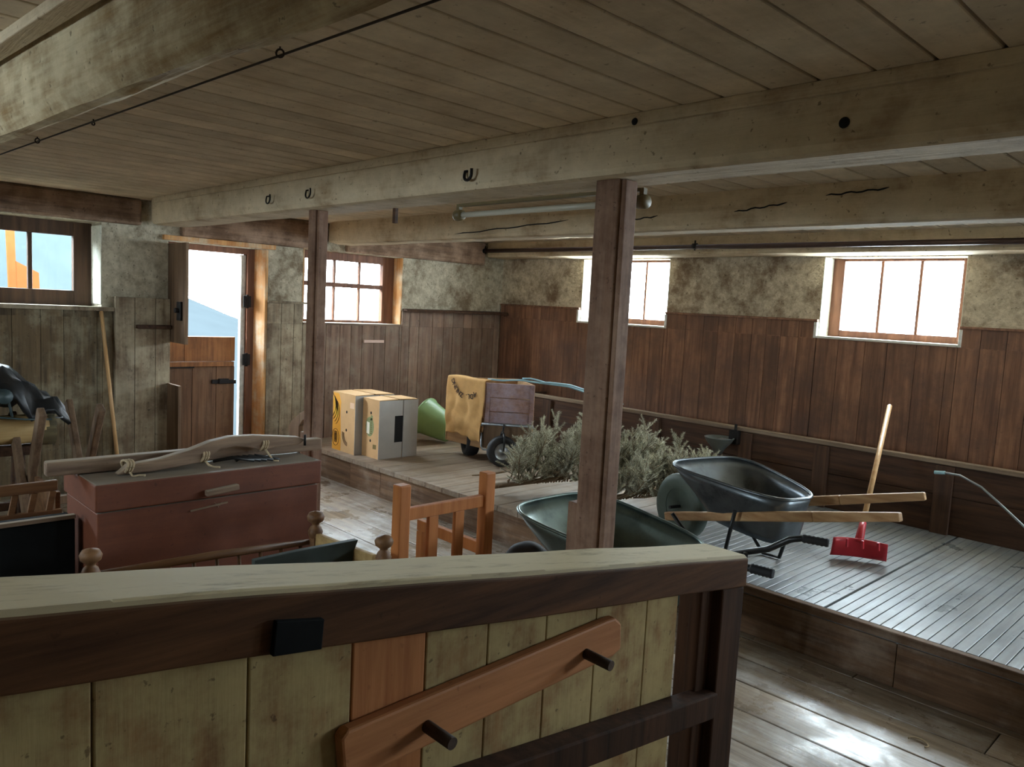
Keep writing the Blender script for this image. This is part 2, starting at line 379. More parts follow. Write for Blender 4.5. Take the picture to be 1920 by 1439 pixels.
# wainscot
def wains(pl, u0, u1, top, holes, wall, m, axis, wmin=.12, wmax=.2, base=0.0, th=.022):
    mb = MB(); u = u0
    while u < u1-.02:
        w = R_.uniform(wmin, wmax); b = min(u+w, u1)
        for a2, b2, c, d in cells(u, b, base, top, [h for h in holes]):
            if axis == 'x': mb.box(pl, pl+th, a2+.0015, b2-.0015, c, d)
            else: mb.box(a2+.0015, b2-.0015, pl-th, pl, c, d)
        u = b
    return mb.build('wainscot', m, wall, bevel=.003)
m_wain_d = wood('dark brown wainscot', srgb(62, 50, 36), srgb(108, 90, 64), 'Z', srgb(146, 136, 112), .36, 4.5, .14, .6, .2, .8, .35)  # darker brown boards with less pale paint
wains(LX, YN, 1.99, 1.40, [W1, W6], wl, m_wain_d, 'x', .15, .24)
wains(LX, 1.99, 2.41, 1.515, [], wl, m_wain_l, 'x', .13, .24, th=.06)
wains(LX, 3.27, 3.72, 1.52, [W2], wl, m_wain_l, 'x', .12, .16)
wains(LX, 3.72, WY-.03, 1.495, [W2], wl, m_wain_c, 'x', .12, .18)
wains(WY, LX+.02, XE, 1.61, [W3, W4, W5, W10], wr, m_wain_r, 'y', .13, .21)
MB().box(LX, LX+.035, 3.27, 3.74, 1.52, 1.54).build('wainscot_cap', m_wain_l, wl, bevel=.003)
MB().box(LX, XE, WY-.032, WY, 1.61, 1.625).build('wainscot_cap', m_wain_r, wr, bevel=.003) if False else None
mb = MB()
for a, b in ((LX+.02, W3[0]), (W3[1], W4[0]), (W4[1], W5[0]), (W5[1], W10[0]), (W10[1], XE)): mb.box(a, b, WY-.034, WY, 1.606, 1.624)
mb.build('wainscot_cap', m_wain_r, wr, bevel=.003)
mb = MB().box(LX, LX+.05, .3, 1.99, 1.40, 1.432); mb.build('window_ledge', m_wain_l, wl, bevel=.004)
mb = MB().hexa([(LX, 4.76, 1.492), (LX+.10, 4.76, 1.492), (LX+.17, WY-.03, 1.495), (LX, WY-.03, 1.495), (LX, 4.76, 1.52), (LX+.07, 4.76, 1.515), (LX+.15, WY-.03, 1.525), (LX, WY-.03, 1.53)])
mb.build('dark_ledge', m_mang, wl, bevel=.004)
# wall plates carrying the beams on the door wall
mb = MB()
mb.box(LX-.02, LX+.055, YN, 2.19, 2.08, ZC); mb.box(LX-.02, LX+.05, 2.5, 3.80, 2.03, ZC); mb.box(LX-.02, LX+.05, 4.06, 5.83, 2.035, ZC)
pl = mb.build('trim_2', m_plate, bevel=.02, kind='structure')
MB().box(LX, LX+.04, 2.36, 3.33, 1.99, 2.03).build('trim_3', m_jamb, bevel=.005, kind='structure')

# ---------------------------------------------------------------- windows and door
def window(nm, axis, W, depth, glass_u, zs, fw_=.05, mun=.022, m=m_frame, sill=None):
    """frame set back in the wall; glass_u = pane edges across, zs = pane edges up"""
    pos = (LX-depth) if axis == 'x' else (WY+depth)
    loc = (pos, W[0], W[2]) if axis == 'x' else (W[0], pos, W[2])
    t = struct(nm, loc)
    B = lambda mb, a, b, c, d, p, q: (mb.box(p, q, a, b, c, d) if axis == 'x' else mb.box(a, b, p, q, c, d))
    s = -1 if axis == 'x' else 1
    p, q = sorted((pos-s*.03, pos+s*.03))
    mb = MB(); g0, g1, z0, z1 = glass_u[0], glass_u[-1], zs[0], zs[-1]
    B(mb, W[0], g0, W[2], W[3], p, q); B(mb, g1, W[1], W[2], W[3], p, q); B(mb, g0, g1, W[2], z0, p, q); B(mb, g0, g1, z1, W[3], p, q)
    mb.build('frame', m, t, bevel=.004)
    for u in glass_u[1:-1]:
        mb = MB(); B(mb, u-mun/2, u+mun/2, z0, z1, pos-.018, pos+.018); mb.build('muntin', m, t, bevel=.003)
    for z in zs[1:-1]:
        mb = MB(); B(mb, g0, g1, z-.022, z+.022, pos-.02, pos+.02); mb.build('crossbar', m, t, bevel=.003)
    for a, b in zip(glass_u, glass_u[1:]):
        for c, d in zip(zs, zs[1:]):
            mb = MB(); B(mb, a+.004, b-.004, c+.004, d-.004, pos-.002, pos+.002); mb.build('pane', GLASS, t)
    if sill:
        mb = MB(); a, b = (W[0]-sill[0], W[1]+sill[0])
        if axis == 'x': mb.box(LX-depth+.03, LX+.03, W[0]+.002, W[1]-.002, W[2], W[2]+.02)
        else:
            mb.box(W[0]+.001, W[1]-.001, WY-.035, WY+depth-.03, W[2], W[2]+.018)
            mb.box(W[0]-.025, W[0], WY-.036, WY, W[2], 1.60); mb.box(W[1], W[1]+.02, WY-.036, WY, W[2], 1.60)
        mb.build('window_sill', sill[1], t, bevel=.003)
    return t
window('window_1', 'x', W1, .27, [.86, 1.185, 1.487, 1.78], [1.545, 1.968], .1, .03, m_framed)
window('window_2', 'x', W2, .17, [3.72, 3.80, 4.05, 4.335, 4.60], [1.38, 1.72, 1.955], .05, .018, sill=(0, m_grey))
gx = [at(p, 600, 1, WY+.2).x for p in (1578, 1647, 1720, 1794)]
window('window_4', 'y', W4, .2, [gx[0], gx[1], gx[2], gx[2]*2-gx[1]], [1.545, 2.10], .05, .022, m_frame, sill=(.02, m_white))
g3 = [at(p, 560, 1, WY+.2).x for p in (1165, 1211, 1252)]
d3 = g3[1]-g3[0]
window('window_3', 'y', W3, .2, [g3[0]-d3*1.0, g3[0]+.02, g3[1], W3[1]-.04], [1.54, 2.10], .05, .022, m_frame, sill=(.02, m_white))
window('window_unseen_5', 'y', W5, .2, [W5[0]+.06, -.61, -.24, W5[1]-.06], [1.54, 2.10], .05, .022, m_frame, sill=(.02, m_white))
window('window_added_6', 'x', W6, .2, [W6[0]+.06, -1.85, -1.2, W6[1]-.06], [1.41, 1.99])
t = struct('window_added_7', (XE+.15, W8[0], W8[2]))
XQ = XE+.15
mb = MB().box(XQ-.03, XQ+.03, W8[0], W8[0]+.06, W8[2], W8[3]).box(XQ-.03, XQ+.03, W8[1]-.06, W8[1], W8[2], W8[3]).box(XQ-.03, XQ+.03, W8[0]+.06, W8[1]-.06, W8[2], W8[2]+.06).box(XQ-.03, XQ+.03, W8[0]+.06, W8[1]-.06, W8[3]-.06, W8[3])
mb.build('frame', m_frame, t); MB().box(XQ-.002, XQ+.002, W8[0]+.06, W8[1]-.06, W8[2]+.06, W8[3]-.06).build('pane', GLASS, t)
window('window_added_8', 'y', W10, .2, [W10[0]+.06, 1.87, 2.23, W10[1]-.06], [1.54, 2.10], .05, .022, m_frame, sill=(.02, m_white))
t = struct('window_added_9', (W9[0], YN-.15, W9[2]))
XQ = YN-.15; zz0, zz1 = W9[2], W9[3]
mb = MB().box(W9[0], W9[0]+.06, XQ-.03, XQ+.03, zz0, zz1).box(W9[1]-.06, W9[1], XQ-.03, XQ+.03, zz0, zz1).box(W9[0]+.06, W9[1]-.06, XQ-.03, XQ+.03, zz0, zz0+.06).box(W9[0]+.06, W9[1]-.06, XQ-.03, XQ+.03, zz1-.06, zz1)
mb.build('frame', m_frame, t); MB().box(W9[0]+.06, W9[1]-.06, XQ-.002, XQ+.002, zz0+.06, zz1-.06).build('pane', GLASS, t)
# light reveals round the window openings
mb = MB()
for W in (W3, W4, W5, W10):
    mb.box(W[0], W[0]+.006, WY+.002, WY+.168, W[2]+.02, W[3]); mb.box(W[1]-.006, W[1], WY+.002, WY+.168, W[2]+.02, W[3])
m_reveal = plaster('clean lime reveal', srgb(196, 196, 180), srgb(222, 220, 206), srgb(170, 160, 128), 4, .3, .2)
mb.build('window_reveal', m_reveal, wr)
mb = MB().box(LX-.235, LX+.002, W1[1]-.007, W1[1], W1[2]+.02, W1[3]-.02); mb.build('window_reveal', m_reveal, wl, bevel=.002)
mb = MB().box(LX-.14, LX+.004, W2[1]-.01, W2[1], W2[2]+.02, W2[3]); mb.build('window_casing', m_jamb, wl, bevel=.002)
MB().box(LX-.14, LX+.004, W2[0], W2[0]+.01, W2[2]+.02, W2[3]).build('window_casing', m_jamb, wl, bevel=.002)

dr = struct('door_1', (LX-.1, 2.84, 0))
XD = LX-.16
mb = MB().box(XD-.05, XD+.05, 3.14, 3.215, 0, 1.985).box(XD-.05, XD+.05, 2.412, 2.46, 0, 1.985).box(XD-.05, XD+.05, 2.46, 3.14, 1.935, 1.985)
mb.build('door_frame', m_frame, dr, bevel=.005)
MB().box(XD-.03, XD+.02, 3.095, 3.138, 0, 1.93).build('door_stop', m_white, dr, bevel=.004)  # white colour stands in for daylight on the stop
mb = MB().hexa([(XD+.05, 3.20, 0), (LX+.01, 3.25, 0), (LX+.01, 3.275, 0), (XD+.05, 3.275, 0), (XD+.05, 3.20, 1.985), (LX+.01, 3.25, 1.985), (LX+.01, 3.275, 1.985), (XD+.05, 3.275, 1.985)])
mb.build('door_jamb', m_jamb, dr, bevel=.004)
mb = MB(); y = 2.462
for w in (.21, .21, .168): mb.box(XD-.02, XD+.015, y+.0015, y+w-.0015, .02, .94); y += w
low = mb.build('lower_leaf', m_doorlow, dr, bevel=.003)
mb = MB().box(XD-.02, XD+.016, 2.464, 2.60, .985, 1.20).box(XD-.02, XD+.016, 2.603, 3.05, .985, 1.20)
mb.build('leaf_panel', m_door, low, bevel=.003)
MB().box(XD-.02, XD+.05, 2.464, 3.03, .942, .983).build('leaf_ledge', m_door, low, bevel=.004)
MB().box(XD-.01, XD+.045, 2.47, 2.68, .93, .96).build('sliding_bolt', m_iron, low, bevel=.004)
MB().bar((XD+.02, 2.84, .805), (XD+.02, 3.06, .80), .02, .035).box(XD+.012, XD+.04, 2.90, 2.99, .785, .83).build('latch', m_iron, low, bevel=.004)
mb = MB()
for k, (a, b) in enumerate(((-.11, .12), (.122, .35))): mb.box(LX+.0+a, LX+.0+b, 2.414, 2.44, 1.165, 1.965)
upl = mb.build('upper_leaf', m_greyz, dr, bevel=.003)
MB().box(LX+.22, LX+.30, 2.395, 2.4135, 1.35, 1.50).lathe((LX+.26, 2.395, 1.43), (0, -1, 0), [(0, 0), (0, .02), (.03, .02), (.03, 0)], 12).build('lock', m_iron, upl, bevel=.003)
for z in (1.52, 1.0):
    MB().box(XD+.052, XD+.066, 3.10, 3.17, z-.05, z+.05).lathe((XD+.062, 3.135, z-.06), (0, 0, 1), [(0, 0), (0, .014), (.12, .014), (.12, 0)], 10).build('hinge', m_iron, dr, bevel=.002)

# ---------------------------------------------------------------- outside
mb = MB(); nx, ny = 12, 40; v = []
h1, h2 = at(338, 562, 0, -26), at(443, 624, 0, -26); kz = (h2.z-h1.z)/(h2.y-h1.y)
for i in range(nx+1):
    for j in range(ny+1):
        x = -7.2-i*(18.8/nx); y = -34+j*2.0
        ridge = min(7.5, max(.15, h1.z+(y-h1.y)*kz)) + .12*noise.noise(Vector((y*.5, 0, 0)))
        k = i/nx
        v.append((x, y, -.4*(1-k)+ridge*k**1.3))
v += [(-34, -34+j*2.0, -1) for j in range(ny+1)]; nx += 1
mb.add(v, [(i*(ny+1)+j, i*(ny+1)+j+1, (i+1)*(ny+1)+j+1, (i+1)*(ny+1)+j) for i in range(nx) for j in range(ny)], True)
tag(mb.build('hillside', m_hill, loc=(-8, 0, 0), kind='structure'), None, None)
t = thing('outbuilding', 'pale blue grey outbuilding seen through the window left of the door', 'building', (-10, .8, 0))
MB().box(-11.5, -10.2, -2.5, 3.0, 0, 3.3).build('wall', m_ext_b, t)
a = lambda px, py: at(px, py, 0, -7.9)
t = thing('timber_brace', 'orange timber upright with slanted brace outside the window left of the door', 'timber', tuple(a(38, 545)))
p = [a(12, 425), a(27, 425), a(32, 556), a(18, 556)]; MB().prism(p, (-.05, 0, 0)).build('upright', m_ext_o, t)
p = [a(30, 490), a(73, 512), a(75, 552), a(32, 552)]; MB().prism(p, (-.05, 0, 0)).build('brace', m_ext_o, t)

# ================================================================= TIMBERS
near = hewn([(.655, ZC), (.66, 2.18), (.668, 2.11), (.69, 2.072), (.72, 2.068), (.75, 2.088), (.78, 2.12), (.80, ZC)], LX+.056, XE, 60, .012, 3, .053, 0)
tag(near.build('ceiling_beam', m_beamn, loc=(-1.2, .7, 2.07)), 'hewn whitewashed ceiling beam nearest the camera, crossing the top left corner', 'beam')
p1 = [(2.21, ZC), (2.21, 2.11), (2.222, 2.09), (2.25, 2.083), (2.45, 2.085), (2.475, 2.1), (2.485, 2.13), (2.485, ZC)]
b1 = hewn(p1, LX+.056, XE, 60, .007, 11, 0, .35).build('ceiling_beam', m_beam, loc=(-2, 2.3, 2.08))
tag(b1, 'long whitewashed middle ceiling beam resting on the two posts', 'beam')
MB().box(LX+.3, XE, 2.19, 2.2095, 2.245, ZC).build('cover_strip', m_beam, b1, bevel=.003)
p2 = [(3.81, ZC), (3.81, 2.11), (3.82, 2.09), (3.85, 2.083), (4.0, 2.085), (4.03, 2.1), (4.04, 2.13), (4.04, ZC)]
b2 = hewn(p2, LX+.056, XE, 60, .008, 21, 0, .35).build('ceiling_beam', m_beam, loc=(-2, 3.9, 2.08))
tag(b2, 'whitewashed ceiling beam with long drying cracks, behind the lamp tube', 'beam')
mb = MB()
for (xa, za, xb, zb) in ((-4.6, 2.12, -3.45, 2.175), (-3.05, 2.15, -2.75, 2.17), (-2.25, 2.17, -1.95, 2.20), (-1.75, 2.225, -1.45, 2.24)):
    n = 12; mb.tube([(xa+(xb-xa)*i/n, 3.806+.003*math.sin(i), za+(zb-za)*i/n+.004*math.sin(i*1.7)) for i in range(n+1)], [.001]+[.004]*(n-1)+[.001], 6)
mb.build('drying_crack', m_black, b2)
p3 = [(5.85, ZC), (5.85, 2.15), (5.86, 2.132), (5.9, 2.125), (6.0, 2.125), (6.1, 2.125), (WY-.001, 2.13), (WY-.001, ZC)]
b3 = hewn(p3, LX+.056, XE, 50, .006, 31, 0, 0).build('ceiling_beam', m_beam, loc=(-2, 6, 2.125))
tag(b3, 'whitewashed beam lying along the top of the window wall', 'beam')
cs = MB().prism([(LX+.06, .30, ZC-.03), (LX+.06, .355, ZC-.03), (XE, .865, ZC-.03), (XE, .81, ZC-.03)], (0, 0, .03)).build('ceiling_strip', m_beam, loc=(-2, .6, ZC-.03), bevel=.003)
tag(cs, 'pale batten nailed to the ceiling along the nearest beam', 'batten')
# knots in the middle beam
for k, (px, py, r) in enumerate(((1190, 228, .013), (1583, 230, .016))):
    c = at(px, py, 1, 2.2065 if k else 2.188); MB().lathe(c, (0, -1, 0), [(0, 0), (0, r), (.004, r*.8), (.005, 0)], 14).build('knot', m_black, b1)

# posts
def post(px, w, d, yf, top, label, cleat, seam):
    x0 = at(px, 400, 1, yf).x
    t = thing('wooden_post', label, 'post', (x0+w/2, yf+d/2, 0))
    mb = MB(); n = 14
    for i in range(1):
        mb.box(x0, x0+w, yf, yf+d, 0, top)
    mb.build('shaft', m_post, t, bevel=.006)
    MB().box(x0+w+.001, x0+w+.022, yf+.012, yf+d-.004, .0, top-.004).build('side_board', m_post, t, bevel=.004)
    MB().box(x0-.052, x0-.001, yf+.01, yf+d-.01, 0, cleat).build('cleat', m_post, t, bevel=.005)
    return t
post(578.5, .075, .075, 2.27, 2.086, 'left whitewashed wooden post, behind the end of the red brown chest', .80, 0)
post(1114, .112, .085, 2.27, 2.086, 'right brown wooden post, in front of the spruce branches and green wheelbarrow', .845, 0)

# hooks in the middle beam
for px, py, lab in ((505, 373, 'leftmost iron hook on the middle beam, near the door wall'), (580, 362, 'iron hook on the middle beam just above the left post'), (880, 328, 'thick iron hook on the middle beam above the end of the lamp tube')):
    c = at(px, py, 1, 2.195); r = .036 if px < 800 else .03
    pts = [(c.x-r*1.05, 2.213, c.z+.020), (c.x-r*1.05, 2.197, c.z+.016)]+[(c.x-r*math.cos(a), 2.193-.012*math.sin(a/2), c.z-r*.8*math.sin(a)) for a in [i*PI/8 for i in range(9)]]+[(c.x+r*1.1, 2.178, c.z+.022)]
    tag(MB().tube(pts, .0065 if px > 800 else .0045, 8).build('iron_hook', m_iron, loc=c), lab, 'hook')
c = at(1523, 440, 1, 5.8); pts = [(c.x-.035, 5.852, c.z+.05), (c.x-.035, 5.82, c.z+.04)]+[(c.x-.04*math.cos(a), 5.815, c.z-.045*math.sin(a)) for a in [i*PI/8 for i in range(9)]]+[(c.x+.035, 5.815, c.z+.05)]
tag(MB().tube(pts, .004, 8).build('wire_hook', m_rope, loc=c), 'thin wire hook on the wall beam above and left of the right window', 'hook')
# iron ring pair at the end of the wall beam
t = thing('iron_ring', 'two rusty iron half rings on the end of the wall beam', 'ring', tuple(at(800, 468, 1, 5.82)))
for px, py in ((790, 467), (810, 461)):
    c = at(px, py, 1, 5.82); MB().tube([(c.x+.05*math.cos(a), 5.80, c.z+.045*math.sin(a)) for a in [PI*.85+i*PI*1.2/12 for i in range(13)]], .009, 8).build('half_ring', m_pipe, t)
# wooden block hanging under the middle beam
c = at(741, 408, 1, 2.44)
tag(MB().box(c.x-.012, c.x+.012, 2.43, 2.45, c.z-.03, 2.088).build('hanging_block', m_mang, loc=(c.x, 2.44, c.z), bevel=.002), 'small dark block hanging under the middle beam between the posts', 'block')
# wire along the ceiling
ya = at(0, 290, 2, ZC-.018); yb = at(820, 0, 2, ZC-.018); d = yb-ya
t = thing('ceiling_wire', 'black wire stretched along the ceiling through ring eyes', 'wire', tuple(ya))
MB().tube([ya-d*.4, ya, yb, yb+d*.5], .0035, 8).build('wire', m_wire, t)
for px, py in ((70, 264), (525, 100), (175, 232)):
    c = at(px, py, 2, ZC-.018); r = .011 if px != 175 else .006
    MB().tube([(c.x+r*math.cos(a)*.7, c.y+r*math.cos(a)*.7, c.z+r*math.sin(a)) for a in [i*2*PI/12 for i in range(13)]], .003, 6).tube([(c.x, c.y, c.z+r), (c.x, c.y, ZC)], .0025, 6).build('ring_eye', m_wire, t)
# pipe on the wall beam
pa, pb = at(900, 471, 1, 5.80), at(1915, 452, 1, 5.80)
t = thing('water_pipe', 'brown pipe running along the wall beam above the windows', 'pipe', tuple(pa))
MB().tube([pa, pb, pb+(pb-pa)*.6], .021, 12).build('pipe', m_pipe, t)
for px, py in ((910, 471), (1303, 462)):
    c = at(px, py, 1, 5.80); MB().lathe((c.x-.02, c.y, pa.z), (1, 0, 0), [(0, 0), (0, .026), (.04, .026), (.04, 0)], 12).tube([(c.x, c.y, pa.z-.035), (c.x, c.y, pa.z+.05)], .007, 6).build('pipe_clip', m_iron, t)
# thin cord from the beam to the small window
# lamp tube
ta, tb = at(858, 402, 1, 2.47), at(1210, 377, 1, 2.47); ta.z = tb.z = 2.028
t = thing('tube_lamp', 'unlit fluorescent tube lamp hanging under the middle beam at the right post', 'lamp', tuple((ta+tb)/2))
MB().tube([ta+Vector((.03, .0, 0)), tb-Vector((.03, 0, 0))], .013, 14).build('tube', m_tube, t)
MB().bar((ta.x+.02, 2.47, 2.074), (tb.x-.02, 2.47, 2.074), .03, .014).build('backing_rail', m_cap, t, bevel=.002)
for e, s in ((ta, 1), (tb, -1)):
    MB().lathe(e-Vector((s*.012, 0, 0)), (s, 0, 0), [(0, 0), (0, .024), (.01, .028), (.045, .026), (.05, .016), (.05, 0)], 16).bar((e.x+s*.012, 2.47, e.z+.02), (e.x+s*.012, 2.47, 2.08), .022, .02, (1, 0, 0)).build('lamp_holder', m_cap, t)

# ================================================================= MANGER on the platform
MY = 5.6
t = thing('manger', 'long dark wooden manger along the window wall with upright battens', 'manger', (-2, MY, PZ))
XM0 = -5.75
mb = MB().box(XM0, XE-.3, MY, MY+.03, PZ, .50).box(XM0, XE-.3, MY, MY+.03, .503, .705); mb.build('front_board', m_mang, t, bevel=.004)
MB().box(XM0, XE-.3, MY-.012, MY+.055, .706, .738).build('top_rail', m_railtop, t, bevel=.006)
MB().box(XM0, XM0+.03, MY+.032, WY-.03, PZ, .70).build('end_board', m_mang, t, bevel=.004)
MB().box(XM0+.032, XE-.3, MY+.032, WY-.03, .40, .43).build('trough_bottom', m_mang, t)
for px in (1005+20, 1228, 1400, 1545, 1780): 
    xx = at(px, 820, 1, MY).x
    MB().box(xx-.055, xx+.055, MY-.03, MY-.001, PZ, .70).build('batten', m_mangp, t, bevel=.004)
# drinking bowl on the manger
c = at(1350, 820, 1, MY-.14); cz = c.z
t = thing('drinking_bowl', 'grey metal drinking bowl with paddle fixed to the front of the manger', 'bowl', (c.x, MY-.14, cz-.12))
MB().lathe((c.x, MY-.15, cz-.13), (0, 0, 1), [(0, 0), (0, .03), (.04, .05), (.09, .095), (.125, .115), (.13, .118), (.13, .108), (.09, .085), (.05, .04), (.045, 0)], 28).build('bowl', m_basin, t)
MB().box(c.x-.005, c.x+.08, MY-.2, MY-.10, cz-.02, cz-.008).build('paddle', m_steel, t, bevel=.003)
MB().box(c.x+.04, c.x+.12, MY-.08, MY-.031, cz-.05, cz+.06).tube([(c.x+.08, MY-.05, cz+.05), (c.x+.08, MY-.05, cz+.11)], .012, 8).build('valve', m_iron, t, bevel=.005)

# ================================================================= BANANA BOXES
def carton(p, wx, wy, h, label, front):
    x1, y0 = p; x0 = x1-wx; y1 = y0+wy; z0 = PZ
    t = thing('cardboard_box', label, 'box', (x1-wx/2, y0+wy/2, PZ))
    mb = MB(); th = .006
    mb.box(x0, x1, y0, y0+th, z0, z0+h).box(x0, x0+th, y0+th, y1, z0, z0+h).box(x0, x1, y1-th, y1, z0, z0+h).box(x0+th, x1-th, y0+th, y1-th, z0, z0+th)
    mb.build('body', m_card, t)
    f = MB().hexa([(x0, y0, z0+h), (x1, y0, z0+h), (x1, y0+wy*.47, z0+h+.003), (x0, y0+wy*.47, z0+h+.003), (x0, y0, z0+h+.006), (x1, y0, z0+h+.006), (x1, y0+wy*.47, z0+h+.010), (x0, y0+wy*.47, z0+h+.010)])
    f.hexa([(x0, y0+wy*.52, z0+h+.006), (x1, y0+wy*.52, z0+h+.006), (x1, y1, z0+h), (x0, y1, z0+h), (x0, y0+wy*.52, z0+h+.012), (x1, y0+wy*.52, z0+h+.012), (x1, y1, z0+h+.006), (x0, y1, z0+h+.006)])
    f.build('top_flap', m_card, t)
    # the side facing the window: grey sleeve with a hand hole and a lid edge
    ys = y0+wy*.62
    za, zb = z0+h*.27, z0+h*.73; yh = y0+wy*.40
    s = MB(); X0, X1 = x1, x1+.004
    for a, b, c, d in cells(y0, ys-.006, z0, z0+h, [(yh, ys-.006, za, zb)]): s.box(X0, X1, a, b, c, d)
    s.build('grey_side', m_cardg, t)
    MB().box(X0, X1+.006, ys, y1, z0, z0+h).build('lid_edge', m_cardg, t)
    MB().box(x1-.0005, x1+.0015, yh, ys, za, zb).build('hand_hole', m_black, t)
    return t, x0, x1, y0, z0
def flat(mb, fn, pts, off):  # outline on a face
    mb.prism([fn(u, v) for u, v in pts], off)
def banana(cx, cy, r, w, a0, a1, n=10):
    o = []
    for i in range(n+1):
        a = a0+(a1-a0)*i/n; k = math.sin(PI*i/n)**.6
        o.append((cx+(r+w*k*.5)*math.cos(a), cy+(r+w*k*.5)*math.sin(a)))
    for i in range(n, -1, -1):
        a = a0+(a1-a0)*i/n; k = math.sin(PI*i/n)**.6
        o.append((cx+(r-w*k*.5)*math.cos(a), cy+(r-w*k*.5)*math.sin(a)))
    return o[:n+1]+o[n+2:-1]
cB = at(706, 863, 2, PZ); 
bx, x0, x1, y0, z0 = carton((-5.405, 3.735), .245, .40, .50, 'cardboard fruit box with a round green label, the right one of the two boxes', 0)
fn = lambda u, v: (x0+u, y0-.001, z0+v)
for v in (.145, .385):
    mb = MB(); flat(mb, fn, [(.125+.011*math.cos(i*PI/6), v+.013*math.sin(i*PI/6)) for i in range(12)], (0, .0008, 0)); mb.build('air_hole', m_black, bx)
mb = MB(); flat(mb, fn, [(.11+.062*math.cos(i*PI/8), .265+.085*math.sin(i*PI/8)) for i in range(16)], (0, .0008, 0)); flat(mb, fn, [(.12, .32), (.15, .33), (.155, .36), (.125, .37)], (0, .0008, 0)); lg = mb.build('green_label', m_lgreen, bx)
fn2 = lambda u, v: (x0+u, y0-.002, z0+v)
mb = MB(); flat(mb, fn2, [(.066, .205), (.108, .20), (.108, .30), (.066, .305)], (0, .0008, 0)); mb.build('white_patch', m_lwhite, lg)
mb = MB()
for i in range(7): flat(mb, fn2, [(.124+.004*(i % 2), .205+i*.018), (.145, .207+i*.018), (.146, .214+i*.018), (.125, .212+i*.018)], (0, .0008, 0))
mb.build('label_print', plain('faded print', srgb(120, 104, 60), .8), lg)
mb = MB(); flat(mb, fn, [(.165, .08), (.215, .082), (.215, .12), (.165, .118)], (0, .0008, 0)); mb.build('stamp', m_ink if False else plain('faded print', srgb(120, 104, 60), .8), bx)
bx, x0, x1, y0, z0 = carton((-5.665, 3.665), .36, .40, .515, 'cardboard fruit box printed with orange bananas, the left one of the two boxes', 0)
fn = lambda u, v: (x0+u, y0-.001, z0+v); fn2 = lambda u, v: (x0+u, y0-.002, z0+v); fn3 = lambda u, v: (x0+u, y0-.003, z0+v)
mb = MB(); flat(mb, fn, [(.005, .005), (.145, .005), (.14, .20), (.13, .33), (.135, .44), (.10, .51), (.005, .51)], (0, .0008, 0)); pb = mb.build('orange_print', m_orange, bx)
mb = MB()
for k in range(3): flat(mb, fn2, banana(-.05+k*.02, .40-k*.02, .10, .032, -1.0, 1.0), (0, .0006, 0))
mb.build('banana_print', m_yellow, pb)
mb = MB()
for k in range(4):
    mb.tube([fn3(-.05+k*.022+.10*math.cos(a), .40-k*.02+.12*math.sin(a)) for a in [-1.1+i*.2 for i in range(12)]], .0022, 5)
mb.tube([fn3(.062+.055*math.cos(a), .115+.075*math.sin(a)) for a in [i*2*PI/16 for i in range(17)]], .002, 5)
for k in (-1, 0, 1): mb.tube([fn3(.062+k*.014+.012*math.cos(a), .12+.05*math.sin(a)) for a in [i*2*PI/12 for i in range(13)]], .0016, 5)
for k in range(3): mb.tube([fn3(.255+(.085-k*.014)*math.cos(a), .165+(.10-k*.012)*math.sin(a)) for a in [3.0+i*.14 for i in range(13)]], .002, 5)
mb.build('banana_outline', m_ink, pb)
for v in (.20, .36):
    mb = MB(); flat(mb, fn, [(.23+.011*math.cos(i*PI/6), v+.013*math.sin(i*PI/6)) for i in range(12)], (0, .0008, 0)); mb.build('air_hole', m_black, bx)
mb = MB(); flat(mb, fn, [(.28, .40), (.345, .40), (.345, .45), (.28, .45)], (0, .0008, 0)); mb.build('sticker', plain('pale sticker', srgb(226, 192, 156), .7, var=.02), bx)

# ================================================================= GREEN BUCKET lying on its side
ax = Vector((.80, .25, -.30)).normalized(); bc = Vector((-5.98, 4.66, PZ+.245))
bk = MB().lathe(bc, ax, [(.0, .176), (.0, .19), (.015, .19), (.02, .178), (.33, .122), (.335, .114), (.342, .108), (.338, .095), (.346, .088), (.338, .07), (.336, 0)], 36)
o = bk.lathe(bc, ax, [(.0, .176), (.32, .116), (.322, 0)], 36).build('bucket', m_green, loc=(-5.85, 4.7, PZ))
tag(o, 'pale green plastic bucket tipped on its side against the wall beside the boxes', 'bucket')

# ================================================================= CART with sack
A = Vector((-5.40, 4.46, 0)); B = Vector((-4.905, 4.46, 0)); C = Vector((-4.58, 4.755, 0)); D = Vector((-5.05, 5.02, 0))
t = thing('box_cart', 'old wooden box cart with two rubber wheels and a sack over its side', 'cart', (-4.95, 4.6, PZ))
zb0, zb1 = .405, .955
def wallboards(P, Q, zs, th, m, nm, inset=0):
    P, Q = Vector(P), Vector(Q); d = (Q-P).normalized(); n = Vector((d.y, -d.x, 0)); mb = MB()
    for a, b in zip(zs, zs[1:]):
        v = [P, Q, Q-n*th, P-n*th]
        mb.hexa([(q.x, q.y, a+.002) for q in v]+[(q.x, q.y, b-.002) for q in v])
    return mb.build(nm, m, t, bevel=.004)
wallboards(A, B, [.36, .50, .64, .79, .94], .02, m_cartb, 'side_board')
mb = MB()
d = (C-B).normalized(); nrm = Vector((d.y, -d.x, 0))
v = [B+d*.012, C-d*.004, C-d*.004-nrm*.02, B+d*.012-nrm*.02]
mb.hexa([(q.x, q.y, .37) for q in v]+[(q.x, q.y, .585) for q in v]); mb.build('lower_panel', m_greyz, t, bevel=.003)
mb = MB()
for a, b, o_ in ((.59, .69, 0), (.692, .81, 0), (.812, .94, .0)):
    w = [q+nrm*.012 for q in v]; mb.hexa([(q.x, q.y, a+.002) for q in w]+[(q.x, q.y, b-.002) for q in w])
mb.build('end_board', m_cart, t, bevel=.004)
